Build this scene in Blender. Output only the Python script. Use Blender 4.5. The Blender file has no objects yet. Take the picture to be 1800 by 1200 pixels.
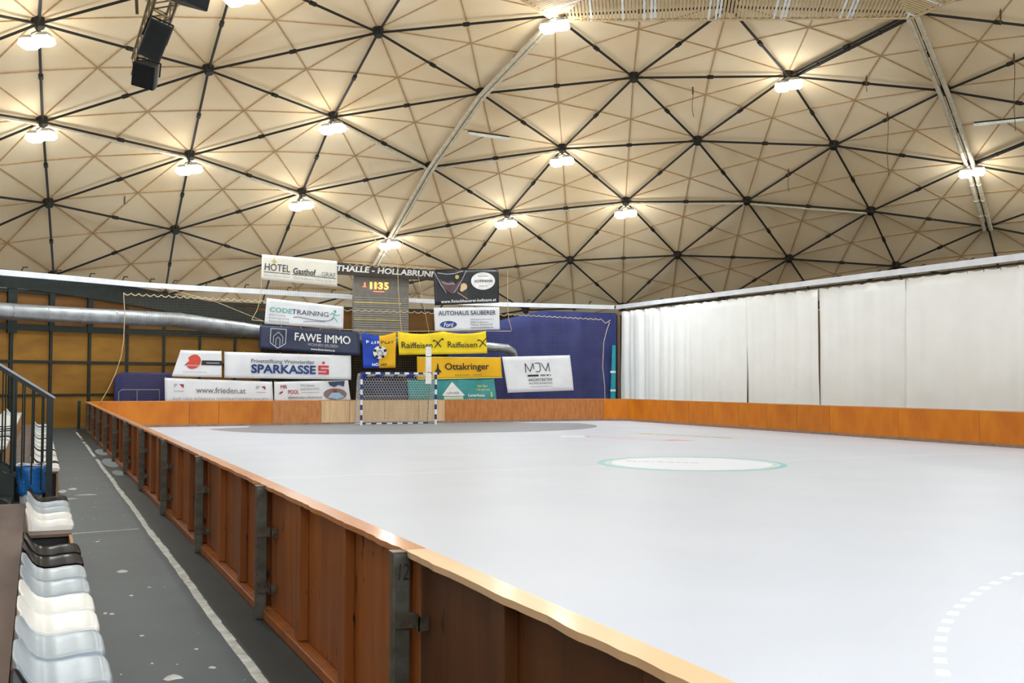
import bpy, bmesh, math, random
from mathutils import Vector, Matrix
random.seed(7)
S = bpy.context.scene
COL = S.collection
PI = math.pi

# ------------------------------------------------------------------ helpers
def lin(c):
    return tuple((v/255/12.92) if v/255 <= 0.04045 else ((v/255+0.055)/1.055)**2.4 for v in c)

class MB:
    """collects world-space geometry for ONE mesh"""
    def __init__(s): s.v=[]; s.f=[]; s.m=[]
    def add(s, vs, fs, m=0):
        o=len(s.v); s.v += [tuple(v) for v in vs]
        for f in fs: s.f.append(tuple(i+o for i in f)); s.m.append(m)
    def box(s, c, d, m=0, rz=0.0):
        x,y,z=d[0]/2,d[1]/2,d[2]/2; cr,sr=math.cos(rz),math.sin(rz)
        vs=[]
        for sx,sy,sz in ((-1,-1,-1),(1,-1,-1),(1,1,-1),(-1,1,-1),(-1,-1,1),(1,-1,1),(1,1,1),(-1,1,1)):
            px,py=sx*x,sy*y
            vs.append((c[0]+px*cr-py*sr, c[1]+px*sr+py*cr, c[2]+sz*z))
        s.add(vs,[(0,3,2,1),(4,5,6,7),(0,1,5,4),(1,2,6,5),(2,3,7,6),(3,0,4,7)],m)
    def bb(s, a, b, m=0):
        s.box([(a[i]+b[i])/2 for i in range(3)],[abs(b[i]-a[i]) for i in range(3)],m)
    def beam(s, p, q, w, h, up=(0,0,1), m=0):
        p,q=Vector(p),Vector(q); d=(q-p).normalized(); u=Vector(up)
        if abs(d.dot(u))>.99: u=Vector((0,1,0))
        r=d.cross(u).normalized(); u=r.cross(d)
        vs=[]
        for b in (p,q):
            for a,c in ((-1,-1),(1,-1),(1,1),(-1,1)): vs.append(b+r*a*w/2+u*c*h/2)
        s.add(vs,[(0,1,2,3),(7,6,5,4),(0,4,5,1),(1,5,6,2),(2,6,7,3),(3,7,4,0)],m)
    def tube(s, pts, r, n=8, m=0, cap=True):
        pts=[Vector(p) for p in pts]; rings=[]
        ref=None
        for i,p in enumerate(pts):
            d=(pts[min(i+1,len(pts)-1)]-pts[max(i-1,0)]).normalized()
            u=Vector((0,0,1)) if ref is None else ref
            if abs(d.dot(u))>.98: u=Vector((0,1,0))
            a=d.cross(u).normalized(); b=a.cross(d); ref=b
            rr=r[i] if isinstance(r,(list,tuple)) else r
            rings.append([p+a*math.cos(2*PI*k/n)*rr+b*math.sin(2*PI*k/n)*rr for k in range(n)])
        vs=[v for R in rings for v in R]; fs=[]
        for i in range(len(pts)-1):
            for k in range(n):
                k2=(k+1)%n; fs.append((i*n+k,i*n+k2,(i+1)*n+k2,(i+1)*n+k))
        if cap:
            fs.append(tuple(range(n-1,-1,-1))); fs.append(tuple((len(pts)-1)*n+k for k in range(n)))
        s.add(vs,fs,m)
    def poly(s, pts, m=0): s.add(pts,[tuple(range(len(pts)))],m)
    def prism(s, pts, off, m=0):
        n=len(pts); o=Vector(off); a=[Vector(p) for p in pts]
        vs=a+[p+o for p in a]
        s.add(vs,[tuple(range(n-1,-1,-1)),tuple(range(n,2*n))]+[(i,(i+1)%n,n+(i+1)%n,n+i) for i in range(n)],m)
    def cyl(s, c, r, h, n=16, m=0, r2=None):
        r2=r if r2 is None else r2
        a=[(c[0]+r*math.cos(2*PI*k/n),c[1]+r*math.sin(2*PI*k/n),c[2]) for k in range(n)]
        b=[(c[0]+r2*math.cos(2*PI*k/n),c[1]+r2*math.sin(2*PI*k/n),c[2]+h) for k in range(n)]
        s.add(a+b,[tuple(range(n-1,-1,-1)),tuple(range(n,2*n))]+[(k,(k+1)%n,n+(k+1)%n,n+k) for k in range(n)],m)

def obj(name, mb, mats, parent=None, base=None, smooth=False, bevel=0, solid=0, fix=True):
    """link ONE mesh object; geometry is in world space unless parent has been given a location"""
    me=bpy.data.meshes.new(name)
    off=Vector((0,0,0))
    if parent is not None:
        off=Vector(parent['_b']) if '_b' in parent else Vector((0,0,0))
    if base is not None: off=Vector(base)
    me.from_pydata([tuple(Vector(v)-off) for v in mb.v],[],mb.f)
    if not isinstance(mats,(list,tuple)): mats=[mats]
    for m in mats: me.materials.append(m)
    me.polygons.foreach_set('material_index',mb.m)
    if smooth: me.polygons.foreach_set('use_smooth',[True]*len(me.polygons))
    me.update()
    if fix:
        bm=bmesh.new(); bm.from_mesh(me); bmesh.ops.recalc_face_normals(bm,faces=bm.faces); bm.to_mesh(me); bm.free()
    o=bpy.data.objects.new(name,me); COL.objects.link(o)
    if parent is not None:
        o.parent=parent; o['_b']=tuple(off)
        if base is not None and '_b' in parent: o.location=off-Vector(parent['_b'])
    else:
        o.location=off; o['_b']=tuple(off)
    if bevel:
        b=o.modifiers.new('bevel','BEVEL'); b.width=bevel; b.segments=2; b.limit_method='ANGLE'
    if solid:
        b=o.modifiers.new('solid','SOLIDIFY'); b.thickness=solid; b.offset=0
    return o

def tag(o, label=None, cat=None, group=None, kind=None):
    if label: o['label']=label
    if cat: o['category']=cat
    if group: o['group']=group
    if kind: o['kind']=kind
    return o
def thing(name, loc, label, cat, group=None):
    o=bpy.data.objects.new(name,None); COL.objects.link(o); o.location=loc; o['_b']=tuple(loc)
    o.empty_display_size=.1
    return tag(o,label,cat,group)
def copy_tree(o, loc, label=None):
    c=o.copy(); COL.objects.link(c); c.location=loc
    if label: c['label']=label
    def rec(src,dst):
        for ch in list(src.children):
            d=ch.copy(); COL.objects.link(d); d.parent=dst; rec(ch,d)
    rec(o,c); return c

# ------------------------------------------------------------------ materials
def mat(name, col, rough=.5, metal=0, col2=None, scale=4, stretch=(1,1,1), bump=0, bscale=None, spec=.5, emit=None, estr=0, detail=4, lo=.35, hi=.65, rand=0, coat=0, specks=0):
    m=bpy.data.materials.new(name); m.use_nodes=True; nt=m.node_tree; n=nt.nodes; L=nt.links
    b=n['Principled BSDF']; b.inputs['Roughness'].default_value=rough; b.inputs['Metallic'].default_value=metal
    b.inputs['Specular IOR Level'].default_value=spec; b.inputs['Coat Weight'].default_value=coat; b.inputs['Coat Roughness'].default_value=.15
    c1=(*lin(col),1); c2=(*lin(col2),1) if col2 else tuple(x*.82 for x in c1[:3])+(1,)
    tc=n.new('ShaderNodeTexCoord'); mp=n.new('ShaderNodeMapping'); mp.inputs['Scale'].default_value=stretch
    L.new(tc.outputs['Object'],mp.inputs['Vector'])
    nz=n.new('ShaderNodeTexNoise'); nz.inputs['Scale'].default_value=scale; nz.inputs['Detail'].default_value=detail
    L.new(mp.outputs[0],nz.inputs['Vector'])
    rp=n.new('ShaderNodeValToRGB'); rp.color_ramp.elements[0].position=lo; rp.color_ramp.elements[1].position=hi
    rp.color_ramp.elements[0].color=c1; rp.color_ramp.elements[1].color=c2
    L.new(nz.outputs['Fac'],rp.inputs['Fac'])
    out=rp.outputs['Color']
    if rand:
        oi=n.new('ShaderNodeObjectInfo'); hs=n.new('ShaderNodeHueSaturation'); mr=n.new('ShaderNodeMapRange')
        mr.inputs['To Min'].default_value=1-rand; mr.inputs['To Max'].default_value=1+rand
        L.new(oi.outputs['Random'],mr.inputs['Value']); L.new(mr.outputs[0],hs.inputs['Value']); L.new(out,hs.inputs['Color']); out=hs.outputs['Color']
    if specks:
        m2=n.new('ShaderNodeMapping'); m2.inputs['Scale'].default_value=(1,1,.3); L.new(tc.outputs['Object'],m2.inputs['Vector'])
        n3=n.new('ShaderNodeTexNoise'); n3.inputs['Scale'].default_value=17; n3.inputs['Detail'].default_value=2; L.new(m2.outputs[0],n3.inputs['Vector'])
        r3=n.new('ShaderNodeValToRGB'); r3.color_ramp.elements[0].position=.69; r3.color_ramp.elements[1].position=.73
        L.new(n3.outputs['Fac'],r3.inputs['Fac'])
        mx=n.new('ShaderNodeMix'); mx.data_type='RGBA'; L.new(r3.outputs['Color'],mx.inputs[0]); L.new(out,mx.inputs[6]); mx.inputs[7].default_value=(*lin((40,22,8)),1)
        out=mx.outputs[2]
    L.new(out,b.inputs['Base Color'])
    if bump:
        bp=n.new('ShaderNodeBump'); bp.inputs['Strength'].default_value=bump; bp.inputs['Distance'].default_value=.02
        n2=n.new('ShaderNodeTexNoise'); n2.inputs['Scale'].default_value=bscale or scale*4; L.new(mp.outputs[0],n2.inputs['Vector'])
        L.new(n2.outputs['Fac'],bp.inputs['Height']); L.new(bp.outputs[0],b.inputs['Normal'])
    if emit:
        b.inputs['Emission Color'].default_value=(*lin(emit),1); b.inputs['Emission Strength'].default_value=estr
    return m

M={}
M['skin']=mat('dome_skin',(236,213,175),.75,col2=(228,201,158),scale=.35,spec=.2)
M['joint']=mat('panel_joint',(186,152,108),.8,col2=(168,134,92),scale=6,spec=.2)
M['steel_dark']=mat('dark_painted_steel',(30,28,23),.6,.0,col2=(40,35,26),scale=8,spec=.25)
M['pipe']=mat('galvanised_pipe',(206,194,168),.5,.1,col2=(188,174,146),scale=6)
M['rail_grey']=mat('light_grey_duct',(226,228,234),.5,col2=(214,216,222),scale=2)
M['rink']=mat('rink_floor',(209,215,228),.42,col2=(204,211,225),scale=.5,spec=.35)
M['goal_area']=mat('grey_goal_area',(150,156,164),.45,col2=(140,146,154),scale=.6)
M['white_line']=mat('white_line_paint',(236,241,252),.42,col2=(232,238,250),scale=3,spec=.35)
M['aisle']=mat('dark_grey_aisle',(58,72,78),.5,col2=(48,60,66),scale=1.1,bump=.05,bscale=60,spec=.5)
M['worn_line']=mat('worn_white_paint',(212,216,214),.6,col2=(176,178,172),scale=9)
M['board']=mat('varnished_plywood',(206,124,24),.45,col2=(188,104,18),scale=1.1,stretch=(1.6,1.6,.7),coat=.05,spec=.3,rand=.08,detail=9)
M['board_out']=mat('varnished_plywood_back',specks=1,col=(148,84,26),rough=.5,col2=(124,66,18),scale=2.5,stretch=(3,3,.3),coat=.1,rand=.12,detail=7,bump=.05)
M['board_dark']=mat('dark_brown_plywood_back',specks=1,col=(94,54,18),rough=.5,col2=(78,44,14),scale=2.5,stretch=(3,3,.3),detail=7,bump=.05)  # darker brown than the backs of the other panels
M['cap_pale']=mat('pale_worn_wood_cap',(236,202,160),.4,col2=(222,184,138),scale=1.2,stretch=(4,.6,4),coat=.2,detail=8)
M['board_pale']=mat('pale_plywood',(222,190,148),.5,col2=(206,172,128),scale=3,stretch=(3,3,.3),detail=6)
M['board_mid']=mat('scuffed_plywood',(196,128,66),.5,col2=(176,108,52),scale=4,stretch=(2,2,.6),rand=.06,detail=8)
M['cap']=mat('worn_varnished_cap',(214,150,86),.35,col2=(196,120,58),scale=1.2,stretch=(4,.6,4),coat=.3,detail=8,rand=.12)
M['plinth']=mat('grey_plinth',(150,128,112),.6,col2=(126,104,90),scale=4)
M['groove']=mat('dark_groove',(70,36,14),.7)
M['post']=mat('worn_galvanised_post',(112,114,106),.45,.55,col2=(84,80,70),scale=9,bump=.1,detail=8)
M['clamp']=mat('steel_clamp',(128,124,112),.35,.7,col2=(86,80,68),scale=14)
M['ink']=mat('dark_ink',(34,34,34),.7)
M['red_ink']=mat('red_ink',(130,50,36),.7)
M['curtain']=mat('cream_curtain',(248,249,248),.85,col2=(244,245,243),scale=1.2,spec=.1)
M['curtain_edge']=mat('brown_curtain_edge',(176,150,118),.85)
M['hook']=mat('brown_hook',(120,88,48),.6)
M['bluecloth']=mat('blue_curtain',(62,70,118),.9,col2=(54,60,106),scale=1.2,spec=.1)
M['tealcloth']=mat('teal_banner',(30,160,168),.7)
M['blackcloth']=mat('black_curtain',(44,38,30),.95,col2=(34,28,22),scale=2,spec=.05)
M['wall']=mat('ochre_wall_panel',(156,112,40),.6,col2=(138,96,34),scale=.8,stretch=(1,1,3),spec=.3)
M['wallup']=mat('brown_wall_panel',(120,80,34),.6,col2=(104,68,28),scale=.8,spec=.3)
M['mullion']=mat('dark_green_steel',(26,36,34),.5,.2,col2=(36,44,40),scale=6)
M['duct']=mat('spiral_duct_galvanised',(176,182,188),.38,.75,col2=(150,154,156),scale=3,stretch=(1,1,1),bump=.08,bscale=30)
M['plat']=mat('worn_brown_plank',(108,88,76),.65,col2=(90,72,62),scale=1.6,stretch=(3,.5,3),bump=.08)
M['edgewood']=mat('pale_plywood_edge',(176,132,80),.6,col2=(150,106,60),scale=6)
M['boxdark']=mat('shaded_box_inside',(20,22,22),.6)  # near-black colour paints the shade inside the open box ends
M['seat_white']=mat('white_plastic',(236,236,232),.3,col2=(228,228,224),scale=3,spec=.35)
M['seat_grey']=mat('pale_grey_blue_plastic',(166,178,188),.3,col2=(156,168,178),scale=3,spec=.35)
M['seat_black']=mat('black_plastic',(10,11,13),.2,col2=(14,15,17),scale=3,spec=.02)
M['rail_metal']=mat('handrail_light_steel',(170,176,188),.3,.6)
M['bag']=mat('blue_plastic_bag',(36,118,196),.3,col2=(24,96,172),scale=9,bump=.5,bscale=14,coat=.3)
M['bin']=mat('white_plastic_bin',(214,216,220),.4)
M['bn_white']=mat('white_pvc_banner',(232,234,238),.55,col2=(222,224,230),scale=1.5,spec=.3)
M['bn_cream']=mat('cream_banner_panel',(228,224,212),.6,col2=(220,216,204),scale=1.5,spec=.3)
M['bn_navy']=mat('navy_pvc_banner',(28,38,66),.4,col2=(36,48,84),scale=2.2)
M['bn_black']=mat('black_pvc_banner',(24,26,30),.35,col2=(36,38,44),scale=2.2)
M['bn_yellow']=mat('yellow_banner_cloth',(250,222,30),.7,col2=(240,206,20),scale=1.6)
M['bn_amber']=mat('amber_banner_cloth',(238,184,10),.7,col2=(228,172,6),scale=1.6)
M['bn_teal']=mat('green_teal_banner',(40,136,132),.6,col2=(70,156,160),scale=1.2)
M['bn_blue']=mat('blue_flag_cloth',(24,72,190),.7,col2=(16,56,160),scale=1.6)
M['t_black']=mat('black_print',(26,26,28),.6)
M['t_grey']=mat('grey_print',(120,122,126),.6)
M['t_lgrey']=mat('light_grey_print',(178,178,184),.6)
M['t_white']=mat('white_print',(242,242,240),.6)
M['t_navy']=mat('navy_print',(16,58,122),.6)
M['t_dnavy']=mat('slate_print',(60,70,96),.6)
M['t_red']=mat('red_print',(214,52,62),.6)
M['t_dred']=mat('dark_red_print',(168,38,44),.6)
M['t_orange_red']=mat('vermilion_print',(214,74,54),.6)
M['t_teal']=mat('mint_print',(84,176,160),.6)
M['t_gold']=mat('gold_print',(204,184,96),.6)
M['t_lyellow']=mat('pale_yellow_print',(226,226,120),.6)
M['t_blue']=mat('blue_oval_print',(22,64,142),.5)
M['t_sky']=mat('pool_blue_print',(160,200,226),.6)
M['t_brown']=mat('brown_print',(136,110,108),.6)
M['t_meat']=mat('dark_mauve_print',(96,72,76),.6)
M['t_pink']=mat('rose_print',(200,150,140),.6)
M['t_mush']=mat('cream_mushroom_print',(228,196,150),.6)
M['t_greenwhite']=mat('pale_green_print',(200,232,214),.6)
M['net']=mat('netting_cord',(132,112,84),.9,spec=.1)
M['goalnet']=mat('white_goal_net_cord',(222,220,210),.8)
M['rope']=mat('pale_rope',(214,190,150),.8)
M['darkcord']=mat('dark_cord',(84,64,40),.8)
M['goal_blue']=mat('blue_goal_paint',(28,44,120),.4)
M['goal_white']=mat('white_goal_paint',(236,238,244),.4)
M['goal_steel']=mat('grey_goal_frame',(150,152,150),.5,.4)
M['bluefabric']=mat('blue_goal_drape',(20,54,160),.6)
M['sb']=mat('scoreboard_grey',(128,124,118),.6,col2=(116,112,106),scale=4)
M['sb_line']=mat('scoreboard_pale_strip',(176,172,164),.6)
M['sb_yellow']=mat('scoreboard_yellow_strip',(214,196,110),.6)
M['sb_head']=mat('dark_sign_board',(52,46,40),.6)
M['led']=mat('amber_led_digits',(255,190,90),.5,emit=(255,176,70),estr=2.2)
M['led_red']=mat('red_led_marks',(255,110,80),.5,emit=(255,110,80),estr=1.6)
M['speaker']=mat('black_speaker_cabinet',(7,13,16),.55,col2=(10,17,21),scale=9)
M['grille']=mat('speaker_grille',(5,10,12),.8,bump=.3,bscale=120)
M['truss']=mat('aluminium_truss',(150,132,98),.4,.6)
M['lamp_metal']=mat('lamp_housing_metal',(186,184,178),.4,.4)
M['lens']=mat('bright_lamp_lens',(255,255,255),.4,emit=(255,253,248),estr=14)
M['slat']=mat('tan_acoustic_slat',(206,180,136),.7,col2=(190,164,120),scale=3)
M['slat_white']=mat('white_acoustic_slat',(236,234,224),.7)
M['ad_pink']=mat('rose_floor_print',(240,150,160),.5)
M['ad_yellow']=mat('yellow_floor_print',(244,222,120),.5)
M['ring_a']=mat('teal_floor_print',(120,188,214),.45,col2=(150,206,206),scale=.5)
M['ring_b']=mat('pale_teal_floor_print',(206,232,228),.5)
M['t_floorgrey']=mat('pale_grey_floor_print',(190,196,204),.5)
M['mat_blue']=mat('blue_crash_mat',(50,50,104),.7)
M['frame_grey']=mat('thin_grey_frame',(136,140,150),.5,.4)

# ------------------------------------------------------------------ dome geometry
DC=Vector((-.038,.074,-44.702)); DR=60.0
DM=Matrix(((-.0255923,-.9937139,-.1089853),(.9951336,-.0357014,.0918399),(-.0951536,-.1061046,.9897917)))
OFF=(-.0992324,-.1560108); SP=.10001565
OBS={(2,0):(2.75,12.01,14.03),(3,0):(2.32,17.38,12.7),(4,0):(2.16,22.62,10.86),(5,0):(2.03,27.68,8.53),(1,1):(7.66,9.09,14.11),(0,2):(12.54,6.04,13.66),(2,1):(7.21,14.4,13.11),(1,2):(11.96,11.47,12.97),(0,3):(16.67,8.7,12.28),(3,1):(6.99,19.83,11.52),(2,2):(11.69,16.89,11.69),(1,3):(16.25,14.0,11.34),(0,4):(20.77,11.29,10.44),(4,1):(6.72,24.89,9.5),(3,2):(11.33,22.05,9.96),(2,3):(15.89,19.24,9.88),(1,4):(20.35,16.39,9.32),(4,2):(11.03,26.94,7.79),(3,3):(15.49,24.23,7.98),(2,4):(19.9,21.36,7.73),(4,3):(15.07,28.82,5.75),(3,-1):(-2.58,14.52,13.48),(4,-1):(-2.69,19.93,11.86),(4,-2):(-7.69,17.18,12.3),(4,-3):(-12.91,14.12,12.19),(5,-1):(-2.69,25.04,9.79),(5,-2):(-7.59,22.47,10.44),(5,-3):(-12.76,19.64,10.57),(6,-2):(-7.55,27.35,8.21),(6,-3):(-12.49,24.66,8.59)}
def dome_pt(a,b):
    if (a,b) in OBS: return Vector(OBS[(a,b)])
    x=a+b*.5; y=-b*math.sqrt(3)/2
    q=DM@Vector((x*SP+OFF[0],y*SP+OFF[1],1)); q.normalize(); return DC+q*DR
def shell(p,d=0.0):
    """point pushed d metres inside the dome skin"""
    n=(Vector(p)-DC).normalized(); return Vector(p)-n*d
def onskin(p):
    return DC+(Vector(p)-DC).normalized()*DR
NODES={}
for a in range(-9,10):
    for b in range(-9,10):
        p=dome_pt(a,b)
        if math.hypot(p.x,p.y)<36.5 and p.y>-25: NODES[(a,b)]=p
DIRS=[(1,0),(0,1),(-1,1)]
EDGES=[]
for k in NODES:
    for d in DIRS:
        q=(k[0]+d[0],k[1]+d[1])
        if q in NODES: EDGES.append((k,q))
def rad(p): return math.hypot(p.x,p.y)

# camera -------------------------------------------------------------
F=1859.65; PITCH=.0372; ROLL=.0026; YAW=.4213
CAMP=Vector((-12.7302,-19.142,1.7509))
fw=Vector((math.sin(YAW),math.cos(YAW),0)); rt=Vector((math.cos(YAW),-math.sin(YAW),0)); up=Vector((0,0,1))
cf=fw*math.cos(PITCH)+up*math.sin(PITCH); cu=up*math.cos(PITCH)-fw*math.sin(PITCH)
cr=rt*math.cos(ROLL)+cu*math.sin(ROLL); cu2=cu*math.cos(ROLL)-rt*math.sin(ROLL)
cam=bpy.data.cameras.new('camera'); co=bpy.data.objects.new('camera',cam); COL.objects.link(co)
cam.sensor_width=36; cam.lens=F/1800*36; cam.clip_start=.05; cam.clip_end=300
mw=Matrix.Identity(4)
for i in range(3):
    mw[i][0]=cr[i]; mw[i][1]=cu2[i]; mw[i][2]=-cf[i]; mw[i][3]=CAMP[i]
co.matrix_world=mw
S.camera=co
def shown(p):
    d=Vector(p)-CAMP; z=d.dot(cf)
    if z<.1: return None
    return (900+F*d.dot(cr)/z, 600-F*d.dot(cu2)/z, z)

# ---- ceiling skin: flat triangular panels with joints
mb=MB(); jb=MB()
TRI=[]
for (a,b) in NODES:
    for t in (((a,b),(a+1,b),(a,b+1)),((a,b),(a,b+1),(a-1,b+1))):
        if all(k in NODES for k in t): TRI.append(t)
for t in TRI:
    P=[NODES[k] for k in t]
    c=onskin((P[0]+P[1]+P[2])/3); Mid=[onskin((P[i]+P[(i+1)%3])/2) for i in range(3)]
    for i in range(3):
        mb.poly([P[i],Mid[i],c]); mb.poly([Mid[i],P[(i+1)%3],c])
        for e in (P[i],Mid[i]):
            jb.beam(shell(e,.01),shell(c,.01),.045,.03,up=(e-DC).normalized())
ceil=obj('ceiling',mb,M['skin'],solid=0)
tag(ceil,'tan domed ceiling of flat triangular panels','ceiling',kind='structure')
tag(obj('panel_joint',jb,M['joint'],ceil))

# ---- roof frame
rf=thing('roof_frame',(2.8,0,15.0),'dark steel lattice of triangles carrying the tan dome','roof frame')
def strut_geo(k,q,mbx,r=.044):
    p,s=shell(NODES[k],.16),shell(NODES[q],.16)
    mbx.tube([p,s],r,8)
    m=(p+s)/2; d=(s-p).normalized()
    mbx.tube([m-d*.11,m+d*.11],r*1.7,8)
    for t in (.17,.33,.67,.83):
        c=p.lerp(s,t); mbx.box(c,(.05,.05,.05))
def size_of(k,q):
    A,B=NODES[k],NODES[q]
    if min(rad(A),rad(B))>32.3: return 0
    n=0
    for i in range(11):
        w=shown(A.lerp(B,i/10))
        if w and -20<w[0]<1820 and -20<w[1]<545: n+=1
    if n<2: return 0
    w=shown((A+B)/2)
    return n/(w[2] if w else 1e9)
ranked=sorted(EDGES,key=lambda e:-size_of(*e)); rest=MB(); nst=0
for e in ranked:
    if nst<100 and size_of(*e)>0:
        g=MB(); strut_geo(*e,g); o=obj('strut',g,M['steel_dark'],rf); nst+=1
    elif max(rad(NODES[e[0]]),rad(NODES[e[1]]))<35: strut_geo(*e,rest)
if rest.v: tag(obj('strut',rest,M['steel_dark'],rf),kind='stuff')
restn=MB()
for k,p in NODES.items():
    if rad(p)>33: continue
    w=shown(p); n=(p-DC).normalized(); a=shell(p,.02); b=shell(p,.3)
    g=MB(); g.tube([a,b],[.2,.14],10)
    for i in range(6):
        pass
    if w and -40<w[0]<1840 and -40<w[1]<560: obj('hub',g,M['steel_dark'],rf)
    else: restn.add(g.v,g.f)
if restn.v: tag(obj('hub',restn,M['steel_dark'],rf),kind='stuff')

# ---- pipes running along the lattice
def run(keys,offs,r,name,label,mtl,depth=.3,ext=0):
    pts=[shell(NODES[k],depth) for k in keys]
    base=pts[0]
    t=thing(name,tuple(base),label,'pipe')
    for oi,of in enumerate(offs):
        q=[]
        for i,p in enumerate(pts):
            d=(pts[min(i+1,len(pts)-1)]-pts[max(i-1,0)]).normalized(); n=(p-DC).normalized()
            q.append(p+d.cross(n)*of)
        g=MB(); g.tube(q,r,10)
        for i in range(len(q)-1):
            for tt in (.25,.5,.75):
                c=q[i].lerp(q[i+1],tt); d=(q[i+1]-q[i]).normalized(); g.tube([c-d*.03,c+d*.03],r*1.15,10)
        obj('pipe',g,mtl,t)
    return t
run([(2,0),(3,0),(4,0),(5,0),(6,0)],(-.09,.09),.075,'service_pipe','pair of tan pipes running down the dome towards the scoreboard',M['pipe'])
run([(0,2),(0,3),(0,4),(0,5)],(-.13,.13),.085,'service_pipe','pair of tan pipes running down the dome above the white curtain on the right',M['pipe'])
run([(5,0),(5,-1),(5,-2),(5,-3),(5,-4)],(.1,),.05,'service_pipe','thin grey pipe along the roof strut from scoreboard lamp to the left edge',M['pipe'],.22)
run([(5,0),(4,1),(3,2)],(-.1,),.045,'service_pipe','thin pipe along the roof strut right of the scoreboard lamp',M['pipe'],.22)
run([(3,2),(2,3),(1,4)],(-.1,),.045,'service_pipe','thin pipe along the low roof strut above the white curtain',M['pipe'],.22)
run([(4,0),(4,-1)],(.1,),.05,'service_pipe','short grey pipe along the roof strut left of the tan pipe pair',M['pipe'],.22)
run([(1,2),(0,2)],(-.1,),.06,'service_pipe','dark pipe along the roof strut below the slatted ceiling edge',M['steel_dark'],.22)
run([(0,4),(-1,4)],(.1,),.07,'service_pipe','dark pipe along the roof strut at the upper right edge',M['steel_dark'],.22)
run([(3,1),(4,0)],(.1,),.04,'service_pipe','thin pale pipe along the strut right of the tan pipe pair',M['pipe'],.22)

# ---- slatted acoustic ceiling round the crown
apex=shell(dome_pt(0,0),.45)
def slats(A,B,label):
    A,B=shell(A,.35),shell(B,.35)
    e=(B-A); n=int(e.length/.115); u=e.normalized()
    inw=(apex-(A+B)/2); inw=(inw-u*inw.dot(u)).normalized()
    g=MB(); h=inw.length
    for i in range(n):
        t=(i+.5)/n; p=A+e*t
        lim=min(3.2, (t if t<.5 else 1-t)*e.length*1.6+.15)
        w=1 if (math.sin(i*2.1)+math.sin(i*.71+1)+math.sin(i*.33))>1.35 else 0
        g.beam(p,p+inw*lim,.075,.03,up=(p-DC).normalized(),m=w)
        if i%2==0: g.beam(p+inw*.12,p+inw*.15,.03,.05,up=(p-DC).normalized(),m=2)
    g.beam(A,B,.06,.08,m=0)
    o=obj('slatted_ceiling_panel',g,[M['slat'],M['slat_white'],M['steel_dark']],base=tuple(A))
    tag(o,label,'ceiling panel','slatted ceiling panels round the crown')
slats(dome_pt(2,0),dome_pt(0,2),'tan and white slatted ceiling panel along the top edge of the dome')
slats(dome_pt(2,-2),dome_pt(2,0),'tan slatted ceiling panel corner left of the top lamp')
slats(dome_pt(0,2),dome_pt(-2,2),'tan slatted ceiling panel corner at the top right')

# ---- lamps
LAMPS=[((-12.92,13.74,12.07),.69,'twin flood lamp hanging at the upper left corner'),((-12.76,19.27,10.49),.65,'twin flood lamp at the far left, second down the left edge'),
((-7.64,22.11,10.37),.7,'twin flood lamp on the left pipe, between left edge and hotel banner'),((-2.77,24.71,9.72),.69,'twin flood lamp above the cream hotel banner'),
((-2.78,19.59,11.76),.59,'twin flood lamp high left of the tan pipe pair'),((2.59,11.68,13.9),.53,'twin flood lamp at the slatted ceiling corner, top centre'),
((11.73,11.18,12.87),.51,'large twin flood lamp high on the right below the slatted ceiling'),((6.82,19.5,11.44),.69,'twin flood lamp in the middle of the dome right of the tan pipes'),
((11.14,21.73,9.91),.71,'twin flood lamp right of the lamp over the black banner'),((6.56,24.58,9.45),.62,'twin flood lamp above the black butcher banner'),
((20.51,11.05,10.37),.45,'twin flood lamp at far right on the pipe pair'),((1.93,27.34,8.48),.55,'lowest twin flood lamp directly over the scoreboard'),
((-7.46,12.1,13.41),.5,'twin flood lamp cut by the top edge beside the loudspeakers')]
EXTRA=[]
for k,p in sorted(NODES.items()):
    w_=shown(p)
    if (k[0]-k[1])%3==0 and rad(p)<27 and p.y<12 and not (w_ and -60<w_[0]<1860 and -60<w_[1]<600): EXTRA.append((tuple(shell(p,.2 if math.hypot(p.x-2.8,p.y)>12.6 else .85)),.5))
DOWN=68; ROUND=36
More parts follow.
